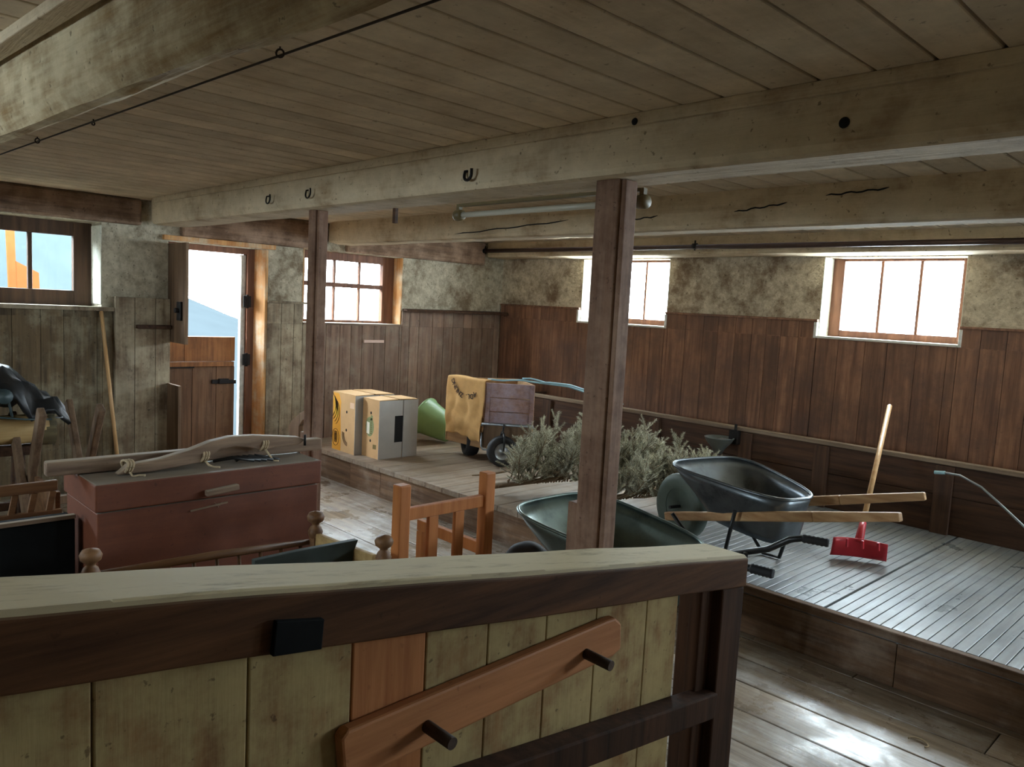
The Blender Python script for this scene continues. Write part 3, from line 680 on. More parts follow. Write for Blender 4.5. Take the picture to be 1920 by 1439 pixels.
for s_ in (.02, .40):
    P = B+d*s_; w = [P+nrm*.013, P+d*.035+nrm*.013, P+d*.035+nrm*.028, P+nrm*.028]; MB().hexa([(q.x, q.y, .60) for q in w]+[(q.x, q.y, .935) for q in w]).build('end_batten', m_cart, t, bevel=.003)
wallboards(C, D, [.37, .56, .75, .94], .02, m_cartb, 'side_board'); wallboards(D, A, [.37, .56, .75, .94], .02, m_cartb, 'side_board')
MB().hexa([(A.x+.03, A.y+.03, .385), (B.x-.02, B.y+.03, .385), (C.x-.04, C.y+.0, .385), (D.x, D.y-.05, .385), (A.x+.03, A.y+.03, .40), (B.x-.02, B.y+.03, .40), (C.x-.04, C.y, .40), (D.x, D.y-.05, .40)]).build('floor_board', m_cartb, t)
P0, P1 = B+nrm*.03, C+nrm*.03
mb = MB().tube([(P0.x, P0.y, .565), (P0.x, P0.y, .585), (P1.x, P1.y, .585), (P1.x, P1.y, .572)], .011, 8); mb.build('cross_bar', m_steel, t)
Q0 = B+nrm*.05+d*.02; Q1 = B+nrm*.13+d*.40
mb = MB().tube([(B.x, B.y-.005, .50), (B.x+nrm.x*.03, B.y+nrm.y*.03, .385), (Q0.x, Q0.y, .365), (Q1.x, Q1.y, .36)], .008, 8); mb.build('frame_rod', m_steel, t)
# wheels
wd = Vector((.45, -.15, 0)).normalized()
def tyre(c, axd, r, w, nm, par, m=m_rubber, hub=m_steel):
    c, axd = Vector(c), Vector(axd).normalized()
    ri = r*.55
    prof = [(-w*.35, ri), (-w*.5, r*.75), (-w*.45, r*.92), (-w*.25, r), (w*.25, r), (w*.45, r*.92), (w*.5, r*.75), (w*.35, ri)]
    o = MB().lathe(c, axd, prof+[prof[0]], 32).build(nm, m, par)
    MB().lathe(c, axd, [(-w*.2, 0), (-w*.2, ri*.3), (-w*.28, ri*.32), (-w*.28, ri*.98), (-w*.34, ri*1.02), (w*.34, ri*1.02), (w*.28, ri*.98), (w*.28, ri*.32), (w*.45, ri*.28), (w*.45, 0)], 24).build('rim', hub, o)
    return o
tyre((-5.17, 4.56, PZ+.155), (.45, .9, 0), .155, .12, 'wheel', t, m_rubber, m_btube)
jc = B+nrm*.14+d*.19; jd = (d*.35+nrm).normalized()
tyre((jc.x, jc.y, PZ+.13), jd, .13, .085, 'wheel', t, m_rubber, m_steel)
mb = MB()
for s_ in (-.058, .058):
    q = jc+jd*s_; mb.tube([(q.x, q.y, PZ+.13), (q.x, q.y, PZ+.25), (jc.x+jd.x*s_*.5, jc.y+jd.y*s_*.5, PZ+.285)], .008, 8)
mb.tube([(jc.x-jd.x*.03, jc.y-jd.y*.03, PZ+.285), (jc.x+jd.x*.03, jc.y+jd.y*.03, PZ+.285)], .01, 8)
mb.tube([(jc.x, jc.y, PZ+.285), (B.x+d.x*.19+nrm.x*.04, B.y+d.y*.19+nrm.y*.04, .585)], .009, 8)
mb.build('wheel_fork', m_btube, t)
m_brass = plain('brass nut', srgb(140, 112, 66), .4, .6)
for s_ in (-.115, .11):
    q = jc+d*s_; MB().lathe((q.x, q.y, PZ+.15), nrm, [(-.012, 0), (-.012, .02), (.012, .02), (.012, 0)], 12).build('axle_nut', m_brass, t)
# sack draped over the left side
nu, nv = 22, 30; v = []
L = (B-A).length
for i in range(nu+1):
    for j in range(nv+1):
        u = i/nu; w = j/nv
        x = A.x+.03+u*(L-.02)
        s_ = w*.62-.09
        wr_ = (.010*math.sin(u*9+w*3+1.3*math.sin(w*7))+.016*noise.noise(Vector((u*5, w*5, 2))))*min(1, max(.25, s_*4))
        if s_ < 0: y, z = A.y-.012-s_*1.0, .956+.004*math.sin(u*7)+wr_*.2
        else: y, z = A.y-.016-abs(wr_)*1.3-.012*math.sin(PI*w), .965-s_+.02*math.sin(u*5)*w
        if w > .97: z += .008*math.sin(u*23)
        if i == nu: x += .025*math.sin(w*5)
        v.append((x+.02*math.sin(w*3)*u, y, z))
sk = MB().add(v, [(i*(nv+1)+j, i*(nv+1)+j+1, (i+1)*(nv+1)+j+1, (i+1)*(nv+1)+j) for i in range(nu) for j in range(nv)], True)
sack = sk.build('jute_sack', m_sack, loc=(A.x+.25, A.y-.02, .40), solid=.006, sub=1)
tag(sack, 'tan jute sack with dark lettering hanging over the side of the cart', 'sack')
def text_mesh(ch, size):
    cu = bpy.data.curves.new('glyph', 'FONT'); cu.body = ch; cu.size = size; cu.extrude = .0006; cu.offset = .0016; cu.align_x = 'CENTER'
    o = bpy.data.objects.new('glyph', cu); COL.objects.link(o); bpy.context.view_layer.update()
    me = bpy.data.meshes.new_from_object(o.evaluated_get(bpy.context.evaluated_depsgraph_get()))
    vs = [p.co.copy() for p in me.vertices]; fs = [tuple(p.vertices) for p in me.polygons]
    bpy.data.objects.remove(o); bpy.data.meshes.remove(me); bpy.data.curves.remove(cu); return vs, fs
mb = MB(); word = 'ADL. ZNUNG'          # stands upside down on the hanging sack, along a bow
path = [(.395, .085), (.355, .105), (.315, .11), (.285, .115), (.26, .115), (.228, .108), (.193, .09), (.163, .066), (.138, .036), (.118, .004)]
for k, ch in enumerate(word):
    if ch == ' ': continue
    vs, fs = text_mesh(ch, .060)
    u, dn = path[k]; ang = PI+(0 if k < 4 else -.18*(k-3))
    c, s_ = math.cos(ang), math.sin(ang)
    pts = [(A.x+.03+u+(p.x*c-p.y*s_), A.y-.043-p.z, .95-dn+(p.x*s_+p.y*c)-.02) for p in vs]
    mb.add(pts, fs)
mb.build('lettering', m_ink, sack)
# rope over the cart
pts = [(-4.93, 4.52, .962), (-4.85, 4.62, .955), (-4.78, 4.66, .965), (-4.70, 4.70, .972), (-4.64, 4.72, .968), (-4.585, 4.77, .962), (-4.54, 4.84, .955), (-4.47, 5.05, .93), (-4.36, 5.42, .82), (-4.28, 5.59, .745)]
o = MB().tube(pts, .008, 8).tube([(p[0]+.02*math.sin(i), p[1]+.015, p[2]+.014+.012*math.sin(i*1.4)) for i, p in enumerate(pts[3:])], .007, 8).tube([(p[0]+.03, p[1]+.02*math.sin(i*2), p[2]+.02*math.sin(i*.5)) for i, p in enumerate(pts[5:9])], .009, 8).build('cord', m_cord, loc=pts[5])
tag(o, 'pale blue cord lying over the cart rim and hanging towards the manger', 'cord')

# ================================================================= SPRUCE BRANCHES
def spruce(name, label, base, tip, height, nb, seed, spread):
    rr = random.Random(seed); base, tip = Vector(base), Vector(tip)
    t = thing(name, label, 'tree', tuple((base+tip)/2*Vector((1, 1, 0))+Vector((0, 0, PZ))) if False else (base.x, base.y, PZ))
    MB().tube([base, base.lerp(tip, .5)+Vector((0, 0, .03)), tip], [.022, .016, .006], 8).build('trunk', m_twig, t)
    tw = MB(); nd = MB()
    axd = (tip-base).normalized(); side = axd.cross(Vector((0, 0, 1))).normalized()
    def needles(p, q, dens=1.0):
        d = q-p; L = d.length; dn = d.normalized(); a = dn.orthogonal().normalized(); b = dn.cross(a)
        n = int(L*620*dens)
        for i in range(n):
            c = p+d*(i/n); th = i*2.4+rr.random(); o = (a*math.cos(th)+b*math.sin(th))
            l = rr.uniform(.013, .021); e = c+(o*.85+dn*.55)*l; w = dn.cross(o)*.0024+dn*.001
            nd.add([c-w, c+w, e], [(0, 1, 2)])
    for k in range(nb):
        f = .08+.9*k/nb; c = base.lerp(tip, f)
        an = rr.uniform(-spread, spread)
        lift = rr.uniform(.5, 1.1) if k % 3 else rr.uniform(-.05, .4)
        dirv = (side*math.sin(an)*.9+Vector((0, 0, 1))*lift*math.cos(an*.6)+axd*rr.uniform(.1, .7)).normalized()
        L = height*rr.uniform(.55, 1.1)*(1-.35*f)
        pts = [c]; dcur = dirv.copy()
        for s_ in range(5):
            dcur = (dcur+Vector((rr.uniform(-.2, .2), rr.uniform(-.2, .2), .12))).normalized()
            q = pts[-1]+dcur*L/5
            q.z = max(q.z, PZ+.03); pts.append(q)
        tw.tube(pts, [.006, .005, .004, .004, .003, .002], 5)
        for i in range(1, 5):
            needles(pts[i], pts[i+1], .6)
            for h in range(7):
                s0 = pts[i].lerp(pts[i+1], rr.random())
                sd = (dcur*.35+Vector((rr.uniform(-1, 1), rr.uniform(-1, 1), rr.uniform(.1, 1.1)))).normalized()
                e = s0+sd*rr.uniform(.07, .17)*(1.25-.15*i); e.z = max(e.z, PZ+.02)
                m_ = s0.lerp(e, .5)+Vector((0, 0, rr.uniform(-.012, .012)))
                tw.tube([s0, m_, e], [.003, .0025, .0015], 4, False); needles(s0, m_); needles(m_, e)
    tw.build('branches', m_twig, t, kind='stuff'); nd.build('needles', m_needle, t, kind='stuff')
    return t
spruce('cut_spruce', 'dried spruce tree lying left of the right post, in front of the cart', (-4.02, 3.78, PZ+.05), (-3.2, 4.5, PZ+.2), .60, 50, 3, 1.5)
spruce('cut_spruce', 'dried spruce tree lying between the right post and the barrow with wooden handles', (-3.3, 3.98, PZ+.05), (-2.86, 4.6, PZ+.16), .50, 38, 5, 1.4)
o = MB().tube([at(935, 912, 2, PZ+.06), at(985, 905, 2, PZ+.08), at(1045, 895, 2, PZ+.1)], [.009, .010, .007], 8).build('branch_stick', m_twig, loc=at(985, 905, 2, PZ))
tag(o, 'bare pale stick poking out of the spruce towards the chair', 'stick')
o = MB().tube([at(885, 892, 2, PZ+.02), at(915, 890, 2, PZ+.035), at(975, 880, 2, PZ+.05)], [.005, .010, .006], 8).build('branch_stick', m_twig, loc=at(915, 890, 2, PZ))
tag(o, 'short forked stick on the platform behind the orange chair frame', 'stick')

# ================================================================= WHEELBARROWS
def rim_pts(p, n=56, ex=3.6, sc=1, du=0, dz=0):
    x, y, z, yaw, pit, a, b, tap = p; o = []
    for i in range(n):
        c, s_ = math.cos(2*PI*i/n), math.sin(2*PI*i/n)
        u = a*sc*math.copysign(abs(c)**(2/ex), c); w = b*sc*math.copysign(abs(s_)**(2/ex), s_)*(1+tap*u/a)
        u += du
        o.append(Vector((x+u*math.cos(yaw)*math.cos(pit)-w*math.sin(yaw), y+u*math.sin(yaw)*math.cos(pit)+w*math.cos(yaw), z-u*math.sin(pit)+dz)))
    return o
def barrow(label, P, depth, m_tray, floor_z, wheel, wr, ww, m_w, hand, wooden):
    t = thing('wheelbarrow', label, 'wheelbarrow', (P[0], P[1], floor_z))
    loops = [rim_pts(P), rim_pts(P, sc=.93, du=.012, dz=-depth*.2), rim_pts(P, sc=.80, du=.05, dz=-depth*.5), rim_pts(P, sc=.66, du=.085, dz=-depth*.87), rim_pts(P, sc=.6, du=.095, dz=-depth), rim_pts(P, sc=.01, du=.095, dz=-depth*1.01)]
    n = 56; v = [q for l in loops for q in l]
    f = [(i*n+j, i*n+(j+1) % n, (i+1)*n+(j+1) % n, (i+1)*n+j) for i in range(len(loops)-1) for j in range(n)]
    tr = MB().add(v, f, True).build('tray', m_tray, t, solid=.004)
    l0 = loops[0]; MB().tube(l0+[l0[0], l0[1]], .009, 8, False).build('rim', m_tray, tr)
    tyre(wheel, (-math.sin(P[3]), math.cos(P[3]), 0), wr, ww, 'wheel', t, m_w, m_w if wooden else m_red)
    mb = MB(); w = Vector(wheel); sd = Vector((-math.sin(P[3]), math.cos(P[3]), 0))*(ww*.5+.05)
    mb.tube([w-sd, w+sd], .01, 10); mb.build('axle', m_btube, t)
    for h in hand:
        if wooden:
            a, b = Vector(h[0]), Vector(h[-1])
            mb = MB().bar(a, a.lerp(b, .7), .04, .05).bar(a.lerp(b, .7), b, .04, .05, w2=.032, h2=.04)
            mb.build('handle', m_hand, t, bevel=.006)
        else:
            hd = MB().tube(h, .014, 12).build('handle', m_btube, t)
            g0, g1 = Vector(h[-2]), Vector(h[-1]); k = 12
            MB().tube([g0.lerp(g1, i/k) for i in range(k+1)], [.019 if i % 2 else .0165 for i in range(k+1)], 12).build('grip', m_rubber, hd)
    return t
# green barrow on the aisle floor
P1_ = (-2.211, 2.863, .596, -.005, .102, .420, .313, -.103)
g = lambda px, py, z: tuple(at(px, py, 2, z))
far = [(-2.72, 2.95, .19), (-2.35, 3.02, .235), (-1.95, 3.08, .36), (-1.72, 3.085, .545), g(1440, 1030, .62), g(1482, 1012, .69), g(1505, 1010, .70), g(1554, 1019, .70)]
nr = [(-2.72, 2.77, .19), (-2.35, 2.71, .235), (-1.95, 2.66, .36), (-1.70, 2.64, .545), (-1.52, 2.60, .66), g(1408, 1066, .70), g(1450, 1077, .70)]
t = barrow('green steel wheelbarrow on the aisle floor, half hidden behind the right post', P1_, .27, m_tray_g, 0, (-2.72, 2.86, .19), .19, .09, m_rubber, [far, nr], False)
for s_, yy in ((1, 3.06), (-1, 2.68)):
    MB().tube([(-1.93, yy, .36), (-1.85, yy+.01*s_, .03), (-1.80, yy+.01*s_, .014), (-1.70, yy, .014), (-1.66, yy, .03), (-1.62, yy-.0*s_, .585 if s_ > 0 else .60)], .011, 8).build('leg', m_btube, t)
# barrow with wooden handles on the platform
P2_ = (-2.088, 3.89, .729, -.25, .095, .366, .252, -.35)
ha = [tuple(at(1250, 968, 2, .42)), tuple(at(1689, 970, 2, .78))]
hb = [(-2.60, 4.10, .42), tuple(at(1735, 931, 2, .78))]
t = barrow('dark steel wheelbarrow with wooden handles standing on the platform', P2_, .25, m_tray_d, PZ, (-2.56, 4.0, PZ+.2), .20, .10, m_wheelg, [ha, hb], True)
for px, py, a0 in ((1357, 1018, (-2.05, 3.74, .52)), (1461, 1046, (-1.72, 3.66, .60)), ):
    pass
f1 = at(1461, 1046, 2, PZ+.012); f2 = at(1440, 1038, 2, PZ+.012); f3 = Vector((-2.15, 3.80, PZ+.012))
for off, nm in ((Vector((0, 0, 0)), 'leg'), (Vector((-.12, -.42, 0)), 'leg')):
    a0 = (f1+off); b0 = f1+off+Vector((-.10, 0, 0))
    y_h = 3.62 if off.y < 0 else 4.09
    MB().tube([(f1.x+off.x+.10, y_h, .60), a0, b0, (f1.x+off.x-.28, y_h, .50)], .011, 8).build(nm, m_btube, t)

# ================================================================= SHOVEL, CROOK, small things on the platform
bl = [at(1563, 1008, 2, PZ+.13), at(1665, 1022, 2, PZ+.13), at(1662, 1053, 2, PZ+.02), at(1556, 1040, 2, PZ+.02)]
t = thing('snow_shovel', 'red plastic snow shovel with pale wooden handle leaning on the manger', 'shovel', tuple(at(1610, 1045, 2, PZ)))
nu, nv = 12, 6; v = []
for i in range(nu+1):
    for j in range(nv+1):
        u, w = i/nu, j/nv
        p = bl[0].lerp(bl[1], u).lerp(bl[3].lerp(bl[2], u), w)
        p = p+Vector((.6, -.6, 0)).normalized()*(.05*(1-(2*u-1)**2)*-1*(1-w*.6))+Vector((0, 0, -.04*math.sin(PI*w)*.6))
        p.z = max(p.z, PZ+.006); v.append(p)
MB().add(v, [(i*(nv+1)+j, i*(nv+1)+j+1, (i+1)*(nv+1)+j+1, (i+1)*(nv+1)+j) for i in range(nu) for j in range(nv)], True).build('blade', m_red, t, solid=.006)
hb_ = bl[0].lerp(bl[1], .5).lerp(bl[3].lerp(bl[2], .5), .35)+Vector((-.02, .03, .01)); ht = at(1668, 762, 1, 5.55)
dirh = (ht-hb_)
MB().tube([hb_, hb_+dirh*.1, hb_+dirh*.13], [.026, .021, .019], 12).build('socket', m_red, t)
MB().tube([hb_+dirh*.1, ht], .016, 12).lathe(ht, dirh, [(0, .016), (.008, .012), (.01, 0)], 12).build('handle', m_stick, t)
for u in (.22, .5, .78):
    a = bl[0].lerp(bl[1], u).lerp(bl[3].lerp(bl[2], u), .15); b = bl[0].lerp(bl[1], u).lerp(bl[3].lerp(bl[2], u), .62)
    MB().bar(a+Vector((.02, -.02, .025)), b+Vector((.03, -.03, .03)), .012, .01).build('rib', m_red, t)
cr = [at(1752, 886, 1, 5.5), at(1772, 887, 1, 5.5), at(1800, 892, 1, 5.48), at(1840, 914, 1, 5.44), at(1880, 950, 1, 5.38), at(1918, 986, 1, 5.3), at(1990, 1055, 1, 5.15)]
t = thing('bent_rod', 'thin grey bent metal rod leaning on the manger at the right edge', 'rod', tuple(cr[4]))
MB().tube(cr, .0075, 8).build('rod', m_steel, t); MB().tube([cr[0]-Vector((.0, .0, 0)), cr[1]], [.012, .012], 8).build('tip', m_cord, t)

# ================================================================= LEFT: chest, yoke, sawbuck, wagon
t = thing('wooden_chest', 'long red brown painted wooden chest with dusty lid standing before the left post', 'chest', (-3.84, 1.575, 0))
cx0, cx1, cy0, cy1 = -4.07, -3.605, 1.035, 2.115
MB().box(cx0, cx1, cy0, cy1, .0, .605).build('body', m_chest, t, bevel=.006)
ld = MB().box(cx0-.01, cx1+.012, cy0-.012, cy1+.012, .61, .735).build('lid', m_chest, t, bevel=.008)
hz = .655; MB().bar((cx1+.03, 1.50, .64), (cx1+.03, 1.66, .655), .035, .028).build('lid_handle', m_grey, ld, bevel=.006)
mb = MB(); c0 = at(408, 947, 0, cx1+.004)
for k in range(9):
    a = k*2*PI/9; l = .035 if k % 2 else .02; mb.bar(c0, c0+Vector((0, l*math.cos(a), l*.5*math.sin(a))), .004, .003, (1, 0, 0), .001, .001)
mb.bar(c0+Vector((0, -.13, -.012)), c0+Vector((0, .05, .006)), .008, .004, (1, 0, 0)); mb.build('lock_scar', plain('bare scratched wood', srgb(120, 98, 78), .8), t)
# straight bar and yoke lying on the chest
o = MB().bar((-3.86, .895, .772), (-3.83, 2.25, .776), .06, .066).build('wooden_bar', m_grey, loc=(-3.85, 1.6, .737), bevel=.008)
tag(o, 'long grey wooden bar lying across the red brown chest behind the yoke', 'bar')
pr_ = [(1.15, .742), (1.20, .785), (1.35, .80), (1.48, .83), (1.58, .862), (1.68, .878), (1.80, .875), (1.92, .862), (2.06, .845), (2.10, .83), (2.06, .805), (1.92, .802), (1.86, .79), (1.82, .80), (1.76, .818), (1.70, .825), (1.63, .818), (1.575, .79), (1.53, .762), (1.45, .755), (1.30, .742)]
t = thing('ox_yoke', 'curved wooden ox yoke with a neck arch lying on the red brown chest', 'yoke', (-3.74, 1.62, .737))
MB().prism([(-3.765, y, z) for y, z in pr_], (.055, 0, 0)).build('beam', m_grey, t, bevel=.008)
for y, z in ((1.20, .774), (1.55, .79), (1.86, .82)):
    mb = MB()
    for k in range(3): mb.tube([(-3.738+.037*math.cos(a), y+.012*k-.01+.006*math.sin(a*2), z+.029*math.sin(a)) for a in [i*2*PI/14 for i in range(15)]], .006, 6)
    mb.tube([(-3.70, y, z-.02), (-3.69, y+.01, z-.04), (-3.67, y+.03, .743), (-3.65, y+.05, .743)], .005, 6); mb.build('rope_binding', m_rope, t)
mb = MB()
for k in range(5): mb.tube([(-3.78+.02*k, 1.62+.05*k, .747+.01*(k % 2)), (-3.74, 1.70+.03*k, .765), (-3.70+.01*k, 1.80+.03*k, .747)], .009, 6)
tag(mb.build('leather_straps', m_leather, loc=(-3.74, 1.7, .737)), 'dark leather straps heaped under the arch of the yoke', 'straps')
o = MB().tube([(-3.70, 2.085, .80), (-3.70, 2.085, .858)], .007, 8).build('iron_pin', m_iron, loc=(-3.7, 2.085, .8)); tag(o, 'small dark iron pin standing at the right end of the yoke', 'pin')

# sawbuck with log
t = thing('sawbuck', 'dark wooden sawbuck of crossed legs standing in front of the log by the left wall', 'sawbuck', (-5.6, 1.35, 0))
for yy, (q1, q2) in ((1.45, ((135, 752), (182, 764))), (1.10, ((30, 775), (70, 772)))):
    T1, T2 = at(*q1, 1, yy), at(*q2, 1, yy); cxm = (T1.x+T2.x)/2; zm = .47
    for T_, yo in ((T1, -.022), (T2, .022)):
        b_ = Vector((cxm-(T_.x-cxm)*1.0, yy+yo, 0)); T_ = Vector((T_.x, yy+yo, T_.z))
        MB().bar(b_, T_, .075, .04, (0, 1, 0)).build('leg', m_greyz, t, bevel=.008)
xs = cxm
MB().bar((xs, 1.12, .30), (xs, 1.44, .30), .04, .05).build('stretcher', m_greyz, t, bevel=.005)
lg = thing('split_log', 'pale split log lying on the low trestle under the black harness', 'log', (-5.5, .9, .6))
zc_ = at(110, 815, 1, 1.25).z; xl = at(110, 815, 1, 1.25).x; xl = min(xl, xs-.21)
print('LOG', xl, xs, zc_)
tr_ = thing('trestle', 'low dark trestle carrying the log and harness at the left edge', 'trestle', (xl, .8, 0))
MB().bar((xl, .25, zc_-.125), (xl, 1.2, zc_-.125), .10, .055).build('top_beam', m_mang, tr_, bevel=.004)
MB().bar((xl+.06, .3, .26), (xl+.06, 1.15, .26), .03, .05).build('lower_rail', m_mang, tr_, bevel=.004)
for yy in (.34, 1.1):
    for sx in (-1, 1): MB().bar((xl+sx*.13, yy, 0), (xl+sx*.03, yy, zc_-.155), .045, .05, (0, 1, 0)).build('leg', m_mang, tr_, bevel=.004)
MB().lathe((xl, .2, zc_), (0, 1, 0), [(0, 0), (0, .085), (.5, .09), (1.05, .088), (1.06, 0)], 20).build('wood', m_log, lg)
MB().lathe((xl-.005, .2, zc_-.012), (0, 1, 0), [(.98, .05), (.98, .094), (1.09, .096), (1.10, .05)], 20).build('bark_ring', m_bark, lg)
# harness heap
t = thing('harness_heap', 'heap of black leather harness with pale straps on the log at the left edge', 'harness', (xl, .95, zc_+.09))
v = []; nu, nv = 18, 12
for i in range(nu+1):
    for j in range(nv+1):
        u, w = i/nu*2-1, j/nv*2-1
        h = .27*max(0, 1-abs(u)**1.3)*(1-.5*w*w)+.10*noise.noise(Vector((u*3.2, w*3.2, 5)))+.04*noise.noise(Vector((u*9, w*9, 1)))
        v.append((xl+w*.16, .98+u*.36, zc_+.10+max(0, h)-.06*w*w))
MB().add(v, [(i*(nv+1)+j, i*(nv+1)+j+1, (i+1)*(nv+1)+j+1, (i+1)*(nv+1)+j) for i in range(nu) for j in range(nv)], True).build('leather', m_leather, t, solid=.02)
mb = MB().tube([(xl+.17, .72, zc_+.12), (xl+.13, .86, zc_+.25), (xl+.13, .95, zc_+.30), (xl+.15, 1.02, zc_+.22), (xl+.16, 1.04, zc_+.1)], .008, 6).tube([(xl+.185, .75, zc_+.10), (xl+.185, .9, zc_+.115), (xl+.18, 1.1, zc_+.085), (xl+.17, 1.24, zc_+.075)], .006, 6)
mb.build('strap', m_leatherl, t)
MB().lathe((xl+.16, 1.0, zc_+.22), (1, 0, .3), [(-.02, 0), (-.02, .04), (.01, .045), (.02, 0)], 14).build('pad', m_leatherl, t)
mb = MB().tube([(xl+.17+.018*math.cos(a), 1.28+.018*math.sin(a), zc_+.085) for a in [i*2*PI/12 for i in range(13)]], .004, 6); mb.build('buckle', m_steel, t)

# stick leaning on the left wall
st = at(190, 586, 0, LX+.05); sb = Vector((LX+.28, 1.97, 0)); 
t = thing('broom_handle', 'pale smooth wooden stick leaning upright against the door wall', 'stick', tuple(sb))
MB().tube([sb, st], .014, 12).lathe(st, (st-sb), [(0, .014), (.01, .01), (.012, 0)], 12).build('shaft', m_stick, t)
c = at(283, 612, 0, LX+.10); o = MB().bar((LX+.085, 2.14, 1.287), (LX+.085, 2.40, 1.289), .05, .03).build('wall_cleat', m_mang, loc=(LX+.08, 2.27, 1.28), bevel=.006)
tag(o, 'dark wooden cleat nailed to the boards left of the door', 'cleat')
o = MB().box(LX+.062, LX+.30, 2.385, 2.41, 0, .83).build('standing_board', m_greyz, loc=(LX+.18, 2.4, 0), bevel=.003); tag(o, 'narrow grey board standing on edge beside the half door', 'board')
c0, c1_ = at(682, 640, 0, LX+.035), at(719, 639, 0, LX+.035)
o = MB().box(LX+.023, LX+.045, c0.y, c1_.y, c0.z-.016, c0.z+.012).build('pale_strip', m_strip, loc=(LX+.03, c0.y, c0.z), bevel=.002); tag(o, 'short pale wooden strip fixed below the small window on the door wall', 'strip')
# curved board by the left post
q = [(552, 832), (541, 815), (540, 800), (548, 787), (562, 775), (574, 768), (574, 782), (566, 790), (560, 800), (560, 832)]
c = [at(px, py, 1, 3.3) for px, py in q]
zlow = min(p.z for p in c)
loop = [Vector((c[0].x, 3.3, 0))]+[Vector((p.x, 3.3, p.z)) for p in c]+[Vector((c[-1].x, 3.3, 0))]
o = MB().prism(loop, (0, .04, 0)).build('curved_board', m_greyz, loc=(c[0].x, 3.3, 0), bevel=.004); tag(o, 'curved wooden board standing on the aisle just left of the left post', 'board')

# crates at the left edge
t = thing('wooden_crate', 'brown wooden crate with an openwork side behind the chest at the left edge', 'crate', (-4.6, .85, 0))
MB().bar((-4.5, .35, .535), (-4.5, 1.10, .545), .03, .055).build('top_rail', m_wagon, t, bevel=.004)
MB().bar((-4.5, .35, .40), (-4.5, 1.12, .40), .03, .03).build('lower_rail', m_wagon, t, bevel=.004)
mb = MB()
for k in range(9): mb.bar((-4.5, .38+k*.085, .41), (-4.5, .40+k*.085, .515), .018, .03)
mb.build('spindle', m_wagon, t, bevel=.003)
MB().box(-4.515, -4.485, .35, 1.12, 0, .383).box(-4.95, -4.52, .35, .375, 0, .5).box(-4.95, -4.52, 1.095, 1.12, 0, .5).build('panel', m_wagon, t, bevel=.003)
t = thing('black_trunk', 'black wooden trunk with a pale front edge left of the red brown chest', 'trunk', (-3.87, .8, 0))
MB().box(-3.93, -3.80, .45, 1.0, 0, .545).build('body', m_tack, t, bevel=.006)
MB().bar((-3.805, .45, .556), (-3.805, 1.0, .556), .03, .018).build('front_edge', m_grey, t, bevel=.002)
a0 = [at(2, 980, 0, -3.0), at(8, 1020, 0, -3.0), at(7, 1076, 0, -3.0)]
wk = MB().lathe((-3.0, .245, 0), (0, 0, 1), [(0, 0), (0, .20), (.3, .262), (.62, .265), (.66, .262), (.69, .24), (.69, .22), (.66, .24), (.3, .25), (.02, .18), (.02, 0)], 32)
o = wk.build('tall_basket', plain('grey green wicker', srgb(150, 150, 128), .8, var=.3, vscale=40, bump=.5), loc=(-3.0, .245, 0)); tag(o, 'tall grey green basket just visible at the left edge of the photo', 'basket')

# ladder wagon
t = thing('ladder_wagon', 'small wooden hand wagon with ladder sides and turned knobs behind the partition', 'wagon', (-2.87, 1.36, 0))
wx0, wx1, wy0, wy1 = -3.11, -2.63, .875, 1.84
MB().box(wx0+.06, wx1-.06, wy0+.03, wy1-.03, .27, .295).build('floor_board', m_wagon, t, bevel=.003)
for (px, py, X) in ((170, 1045, wx0), (592, 972, wx0), (720, 1018, wx1), (0, 0, wx1)):
    if px: q = at(px, py, 2, .59)
    else: q = Vector((wx1, wy0+.02, .59))
    X, Y = q.x, q.y
    po = MB().bar((X*.85-2.87*.15, Y, .22), (X, Y, .50), .045, .04, (0, 1, 0)).build('stake', m_wagon, t, bevel=.005)
    MB().lathe((X, Y, .498), (0, 0, 1), [(0, .022), (.012, .03), (.03, .034), (.05, .026), (.06, .016), (.068, .018), (.082, .036), (.10, .04), (.118, .03), (.126, 0)], 20).build('knob', m_wagon, po)
for X in (wx0, wx1):
    ra = at(200, 1070, 0, wx0); rb = at(578, 1017, 0, wx0)
    y0_, y1_ = ra.y, rb.y; za, zb = ra.z, rb.z
    MB().tube([(X, y0_-.06, za-.01), (X, (y0_+y1_)/2, (za+zb)/2), (X, y1_+.0, zb)], [.014, .018, .014], 12).build('side_rail', m_wagon, t)
    MB().tube([(X*.9-.287, y0_-.05, .31), (X*.9-.287, y1_+.02, .31)], .014, 10).build('lower_rail', m_wagon, t)
    for k in range(9):
        yy = y0_+.04+(y1_-y0_-.08)*k/8; zz = za+(zb-za)*(yy-y0_)/(y1_-y0_)
        MB().tube([(X*.9-.287, yy, .31), (X, yy, zz)], .008, 8).build('spindle', m_wagon, t)
e0, e1 = at(672, 1014, 2, .52), at(722, 1040, 2, .52)
MB().bar((wx0+.05, 1.80, .49), (wx1-.03, 1.84, .49), .022, .07).build('end_board', m_log, t, bevel=.003)
for yy in (1.02, 1.70):
    for X in (-3.19, -2.55):
        mb = MB().lathe((X, yy, .19), (1, 0, 0), [(-.02, .16), (-.02, .19), (.02, .19), (.02, .16), (-.02, .16)], 28).lathe((X, yy, .19), (1, 0, 0), [(-.035, 0), (-.035, .035), (.035, .035), (.035, 0)], 14)
        for k in range(8):
            a = k*PI/4; mb.bar((X, yy+.03*math.cos(a), .19+.03*math.sin(a)), (X, yy+.165*math.cos(a), .19+.165*math.sin(a)), .02, .02, (1, 0, 0))
        mb.build('wheel', m_wagon, t)
    MB().bar((-3.16, yy, .19), (-2.58, yy, .19), .04, .05).bar((-2.87, yy, .21), (-2.87, yy, .27), .3, .04, (0, 1, 0)).build('axle', m_wagon, t)
